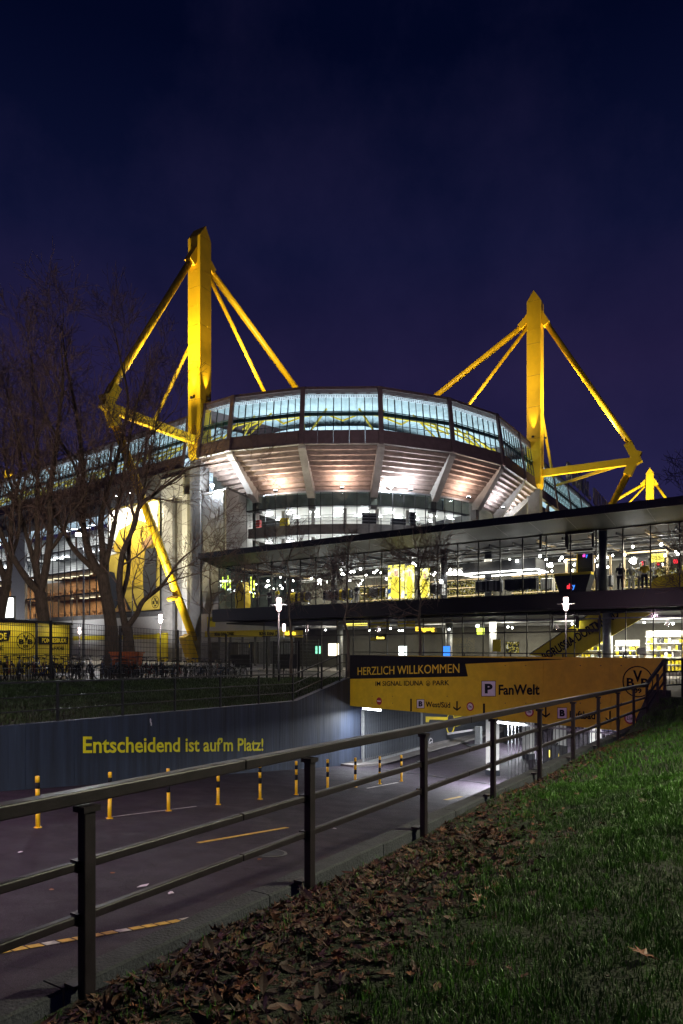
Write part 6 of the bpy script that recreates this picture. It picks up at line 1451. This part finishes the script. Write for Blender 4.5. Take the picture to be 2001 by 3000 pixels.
big_tree(41, [(380, 1960), (375, 1865), (368, 1830)], [
    ([(368, 1838), (355, 1770), (350, 1700), (360, 1620), (385, 1560), (410, 1480), (450, 1440), (520, 1380), (560, 1347), (640, 1330)], .22, -1.5), ([(372, 1838), (400, 1800), (420, 1760), (470, 1720), (500, 1680), (530, 1640), (572, 1605)], .19, -1),
    ([(352, 1765), (375, 1680), (380, 1580), (400, 1500), (425, 1400), (450, 1250), (470, 1120)], .15, 2), ([(410, 1490), (400, 1380), (420, 1270), (500, 1160)], .09, 1)], 'bare forked tree in front of the yellow banner, limbs reaching right', .34, .95)
big_tree(40, [(-30, 1960), (5, 1780), (22, 1700)], [
    ([(22, 1705), (30, 1640), (35, 1500), (60, 1350), (48, 1220), (20, 1090)], .2, 1), ([(18, 1705), (-20, 1600), (-50, 1480), (-40, 1340)], .2, 0), ([(30, 1640), (55, 1560), (60, 1450), (90, 1330), (130, 1180)], .12, -2)], 'bare tree cut by the left picture edge', .30, .9)
def young_tree(px, Y, y_crown0, y_top, label, n=9):
    X = (px - CX) / F * Y; t, q = tq((X, Y)); b = Vector((X, Y, zpl(t) - .03)); zt = EYE - (y_top - HY) / F * Y; zc_ = EYE - (y_crown0 - HY) / F * Y
    r = thing('young_tree', label, 'tree', b, 0, 'young bare trees on the plaza')
    pts = [b]; 
    for i in range(1, 9): pts.append(Vector((X + RT.gauss(0, .04) * i * .5, Y + RT.gauss(0, .04) * i * .5, lerp(b[2], zt * .9, i / 8))))
    rad = [.085 * (1 - .8 * i / 8) + .012 for i in range(9)]; MB().tube(pts, rad, 8).build('trunk', 'bark', r, True)
    out = []; H = zt - zc_
    for k in range(n):
        f = (k + RT.random() * .6) / n; z = lerp(zc_, zt * .88, f); i = clamp((z - b[2]) / (zt * .9 - b[2]) * 8, 0, 7.99); p = pts[int(i)].lerp(pts[int(i) + 1], i % 1)
        a = RT.uniform(0, 6.28); d = Vector((math.cos(a), math.sin(a), RT.uniform(.15, .7)))
        grow([4, 4, 3], p, d, H * RT.uniform(.32, .5) * (1.1 - .5 * f), .03, 0, 3, out)
    grow([5, 4, 3], pts[-1], Vector((0, 0, 1)), H * .25, .02, 0, 3, out)
    m = MB()
    for p_, r_, l in out: m.tube(p_, [x * 1.0 for x in r_], 4 if l < 2 else 3, False)
    m.build('twigs', 'twig', r)['kind'] = 'stuff'
young_tree(616, 42, 1800, 1585, 'young bare tree between the pylon column and the shop corner')
young_tree(853, 38, 1800, 1560, 'young bare tree just right of the left plaza lamp', 11)
young_tree(1020, 36, 1815, 1600, 'young bare tree above the left end of the yellow panel', 11)
young_tree(1229, 35, 1815, 1575, 'young bare tree before the lit player posters', 12)
young_tree(2040, 36, 1790, 1540, 'young bare tree reaching in from the right picture edge', 12)
young_tree(2060, 46, 1500, 1290, 'taller bare tree tips at the right picture edge above the shop roof', 10)

# ================================================================== GRASS AND LEAVES
def blades(name, label, n, sampler, hmin, hmax, w, seed, mat='grass_blade'):
    R_ = random.Random(seed); vs_ = []; fs = []
    for _ in range(n):
        s = sampler(R_)
        if s is None: continue
        p, k = s; h = R_.uniform(hmin, hmax) * k; a = R_.uniform(0, 6.283); b = R_.uniform(0, 6.283); l = R_.uniform(.1, .75) * h
        dx, dy = math.cos(a) * w / 2, math.sin(a) * w / 2; lx, ly = math.cos(b) * l, math.sin(b) * l; i = len(vs_)
        vs_ += [(p[0] - dx, p[1] - dy, p[2] - .01), (p[0] + dx, p[1] + dy, p[2] - .01), (p[0] + lx * .4 + dx * .7, p[1] + ly * .4 + dy * .7, p[2] + h * .62), (p[0] + lx * .4 - dx * .7, p[1] + ly * .4 - dy * .7, p[2] + h * .62), (p[0] + lx, p[1] + ly, p[2] + h * .95)]
        fs += [(i, i + 1, i + 2, i + 3), (i + 3, i + 2, i + 4)]
    m = MB(); m.v = vs_; m.f = fs; o = m.build(name, mat); return setp(o, label, 'grass', None, 'stuff')
from mathutils import noise as NZ
def leafy(t, q):
    """how much of the leaf litter strip is here (1 near the kerb, 0 on the lawn)"""
    u = QR - q; edge = lerp(2.0, 1.25, clamp((t - 2) / 7, 0, 1)) + .45 * NZ.noise(Vector((t * .35, q * .35, 3.1))) - .02 * t
    return clamp((edge - u) / .8, 0, 1)
def s_lawn(near):
    def f(R_):
        if near: t = R_.uniform(-.5, 9.0); q = QR - .05 - R_.random() ** .9 * 8
        else: t = R_.uniform(7.5, 22); q = QR - .05 - R_.random() * 12
        p = TL(t, q, 0)
        if p[1] < .6 or abs(p[0] / p[1]) > (.62 if R_.random() < .45 else 1.7): return None
        z = zright(t, q); lf = leafy(t, q); pat = clamp(.5 + .45 * NZ.noise(Vector((t * .9, q * .9, 0))) + .55 * NZ.noise(Vector((t * 4.1, q * 4.1, 7))), 0, 1)
        if R_.random() < lf * (.99 - .22 * pat): return None
        if R_.random() > .3 + 1.1 * pat: return None
        return Vector((p[0], p[1], z)), .45 + 1.0 * pat
    return f
blades('lawn_grass', 'short green grass on the slope at the right of the foreground railing', 430000, s_lawn(True), .022, .060, .0055, 4)
blades('far_lawn_grass', 'dark green grass farther up the right slope toward the plaza', 130000, s_lawn(False), .04, .08, .010, 5)
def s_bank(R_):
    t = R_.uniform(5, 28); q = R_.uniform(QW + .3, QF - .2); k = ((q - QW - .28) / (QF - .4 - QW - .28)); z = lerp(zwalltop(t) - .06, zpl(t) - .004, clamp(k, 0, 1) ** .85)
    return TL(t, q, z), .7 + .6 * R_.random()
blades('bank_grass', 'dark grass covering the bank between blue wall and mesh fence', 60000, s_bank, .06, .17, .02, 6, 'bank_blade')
# leaves: lobed, curled
def leaf_mesh(seed, mat):
    R_ = random.Random(seed); lobes = [(0, 1.0), (.42, .42), (.75, .92), (1.15, .40), (1.62, .78), (2.2, .36), (2.75, .52)]
    pts = [(a, r) for a, r in lobes]; out = [(r * math.sin(a) * R_.uniform(.85, 1.1), r * math.cos(a) * R_.uniform(.9, 1.1)) for a, r in pts]
    left = [(-x, y) for x, y in out[1:]][::-1]; ring = out + [(0.03, -.55), (0.0, -1.0), (-.03, -.55)] + left
    cx_, cy_ = R_.uniform(.5, 1.2), R_.uniform(.2, .9)
    def zz(x, y): return cx_ * x * x * .55 + cy_ * .3 * y * y + .18 * R_.uniform(-1, 1)
    vs_ = [(0, 0, 0)] + [(x, y, zz(x, y)) for x, y in ring]; n = len(ring)
    me = bpy.data.meshes.new('fallen_leaf'); me.from_pydata(vs_, [], [(0, 1 + (i + 1) % n, 1 + i) for i in range(n)]); me.materials.append(MATS[mat]); return me
def oval_leaf(seed, mat):
    R_ = random.Random(seed); n = 12; w = R_.uniform(.30, .5); cu = R_.uniform(.05, .6); tw_ = R_.uniform(-.5, .5); vs_ = []
    for i in range(n // 2 + 1):
        y = -1 + 2 * i / (n // 2); ww = w * math.sin(math.pi * (i + .25) / (n / 2 + .5)) * R_.uniform(.85, 1.1)
        z = cu * .4 * y * y; vs_ += [(-ww, y, z + ww * (.25 + tw_ * y)), (0, y * 1.02, z), (ww, y, z + ww * (.25 - tw_ * y))]
    fs = []
    for i in range(n // 2): fs += [(3 * i, 3 * i + 1, 3 * i + 4, 3 * i + 3), (3 * i + 1, 3 * i + 2, 3 * i + 5, 3 * i + 4)]
    me = bpy.data.meshes.new('fallen_leaf'); me.from_pydata(vs_, [], fs); me.materials.append(MATS[mat]); return me
def folded(me, k):
    m2 = me.copy()
    for v in m2.vertices:
        a = abs(v.co.x); v.co.z += k * a; v.co.x *= (1 - .35 * min(1, k))
    return m2
lm = [leaf_mesh(i, mt) for i, mt in enumerate(('leaf_brown', 'leaf_dark', 'leaf_brown', 'leaf_orange', 'leaf_dark', 'leaf_brown'))]
lm += [oval_leaf(i, mt) for i, mt in enumerate(('leaf_dark', 'leaf_brown', 'leaf_dark', 'leaf_brown', 'leaf_tan', 'leaf_dark'))] + [folded(lm[i], k) for i, k in ((0, .6), (1, 1.0), (2, 1.4), (4, .8))]
RL = random.Random(9); nleaf = 0; batch = {mt: MB() for mt in ('leaf_brown', 'leaf_dark', 'leaf_orange', 'leaf_tan')}
def leaf_spot(t0, t1):
    while True:
        t = RL.uniform(t0, t1); q = QR - .08 - abs(RL.gauss(0, 1.0)) ; p = TL(t, q, zright(t, q))
        if p[1] > 1.2 and abs(p[0] / p[1]) < .6 and RL.random() < leafy(t, q) + .06: return p
for k in range(300):
    p = leaf_spot(.6, 5.2); me = RL.choice(lm); o = bpy.data.objects.new('fallen_leaf', me); COL.objects.link(o)
    s = RL.uniform(.028, .07); o.scale = (s * RL.uniform(.7, 1.1), s, s * RL.uniform(.4, 1.2)); o.location = p + Vector((0, 0, RL.uniform(.012, .05))); o.rotation_euler = (RL.gauss(0, .45), RL.gauss(0, .45), RL.uniform(0, 6.28))
    setp(o, 'dry brown curled leaf in the litter strip beside the foreground railing', 'leaf', 'fallen leaves in the near litter strip')
for k in range(5600):
    p = leaf_spot(.4, 17) if k > 2600 else leaf_spot(.4, 6.5); me = RL.choice(lm); s = RL.choice((.02, .028, .035, .042, .05, .065)) * RL.uniform(.8, 1.15)
    M = Matrix.Translation(p + Vector((0, 0, RL.uniform(-.004, .016)))) @ Matrix.Rotation(RL.uniform(0, 6.28), 4, 'Z') @ Matrix.Rotation(RL.gauss(0, .28), 4, 'X') @ Matrix.Rotation(RL.gauss(0, .28), 4, 'Y') @ Matrix.Diagonal((s, s, s * .55, 1))
    b = batch[me.materials[0].name]; b.add([M @ v.co for v in me.vertices], [tuple(f.vertices) for f in me.polygons])
for mt, b in batch.items():
    setp(b.build('leaf_litter', mt), {'leaf_brown': 'carpet of brown fallen leaves beside the kerb', 'leaf_dark': 'dark rotting leaves mixed into the litter beside the kerb', 'leaf_orange': 'scattered orange fallen leaves beside the kerb', 'leaf_tan': 'scattered pale tan fallen leaves beside the kerb'}[mt], 'leaves', None, 'stuff')
p = TL(5.4, -.4, zright(5.4, -.4) + .06)
for (t, q, s, lab) in ((3.6, .55, .10, 'large orange brown leaf upright in the litter near the bottom of the picture'), (7.2, -1.0, .11, 'single big reddish leaf lying alone on the lawn at the right')):
    o = bpy.data.objects.new('fallen_leaf', lm[3]); COL.objects.link(o); o.location = TL(t, q, zright(t, q) + .035); o.scale = (s * .8, s * .8, s * .4); o.rotation_euler = (.15, .1, 1.0); setp(o, lab, 'leaf')

# ================================================================== STREET LAMPS BESIDE AND BEHIND THE CAMERA
def roadlamp(p, h, e_, col, label, target, spot=140):
    r = thing('road_lamp', label, 'street lamp', p)
    p = Vector(p); MB().tube([p, p + Vector((0, 0, h))], [.09, .06], 10).build('pole', 'galvanised', r, True)
    c = p + Vector((0, 0, h)); MB().box(c + Vector((0, 0, .05)), (.6, .3, .12)).build('head', 'dark_metal', r); MB().box(c - Vector((0, 0, .03)), (.45, .2, .03)).build('lens', 'lamp_pink', r)
    light('SPOT', 'lamp_beam', c - Vector((0, 0, .1)), e_, col, r, target, .12, spot, .8)
    return r, c
roadlamp((8.4, 5.5, .1), 5.6, 6200, (1, .96, .68), 'street lamp on the lawn right of the picture', (5.0, 6.4, -.4), 118)
_ = roadlamp((-13.5, 11.0, -.3), 6.0, 4600, (1, .56, .82), 'street lamp on the grass bank left of the picture', (-2, 14.0, -2), 112)
LR, LC = _; light('SPOT', 'tree_beam', LC + Vector((0, .2, -.1)), 5200, (1, .76, .58), LR, (-15, 40, 14), .15, 58, .9)  # extra beam added at the lamp head to brighten the bare trees
roadlamp((-7.0, -4.0, -.3), 6.5, 16000, (.96, .92, 1), 'street lamp beside the ramp behind the camera', (-7.5, 21.0, -.8), 58)
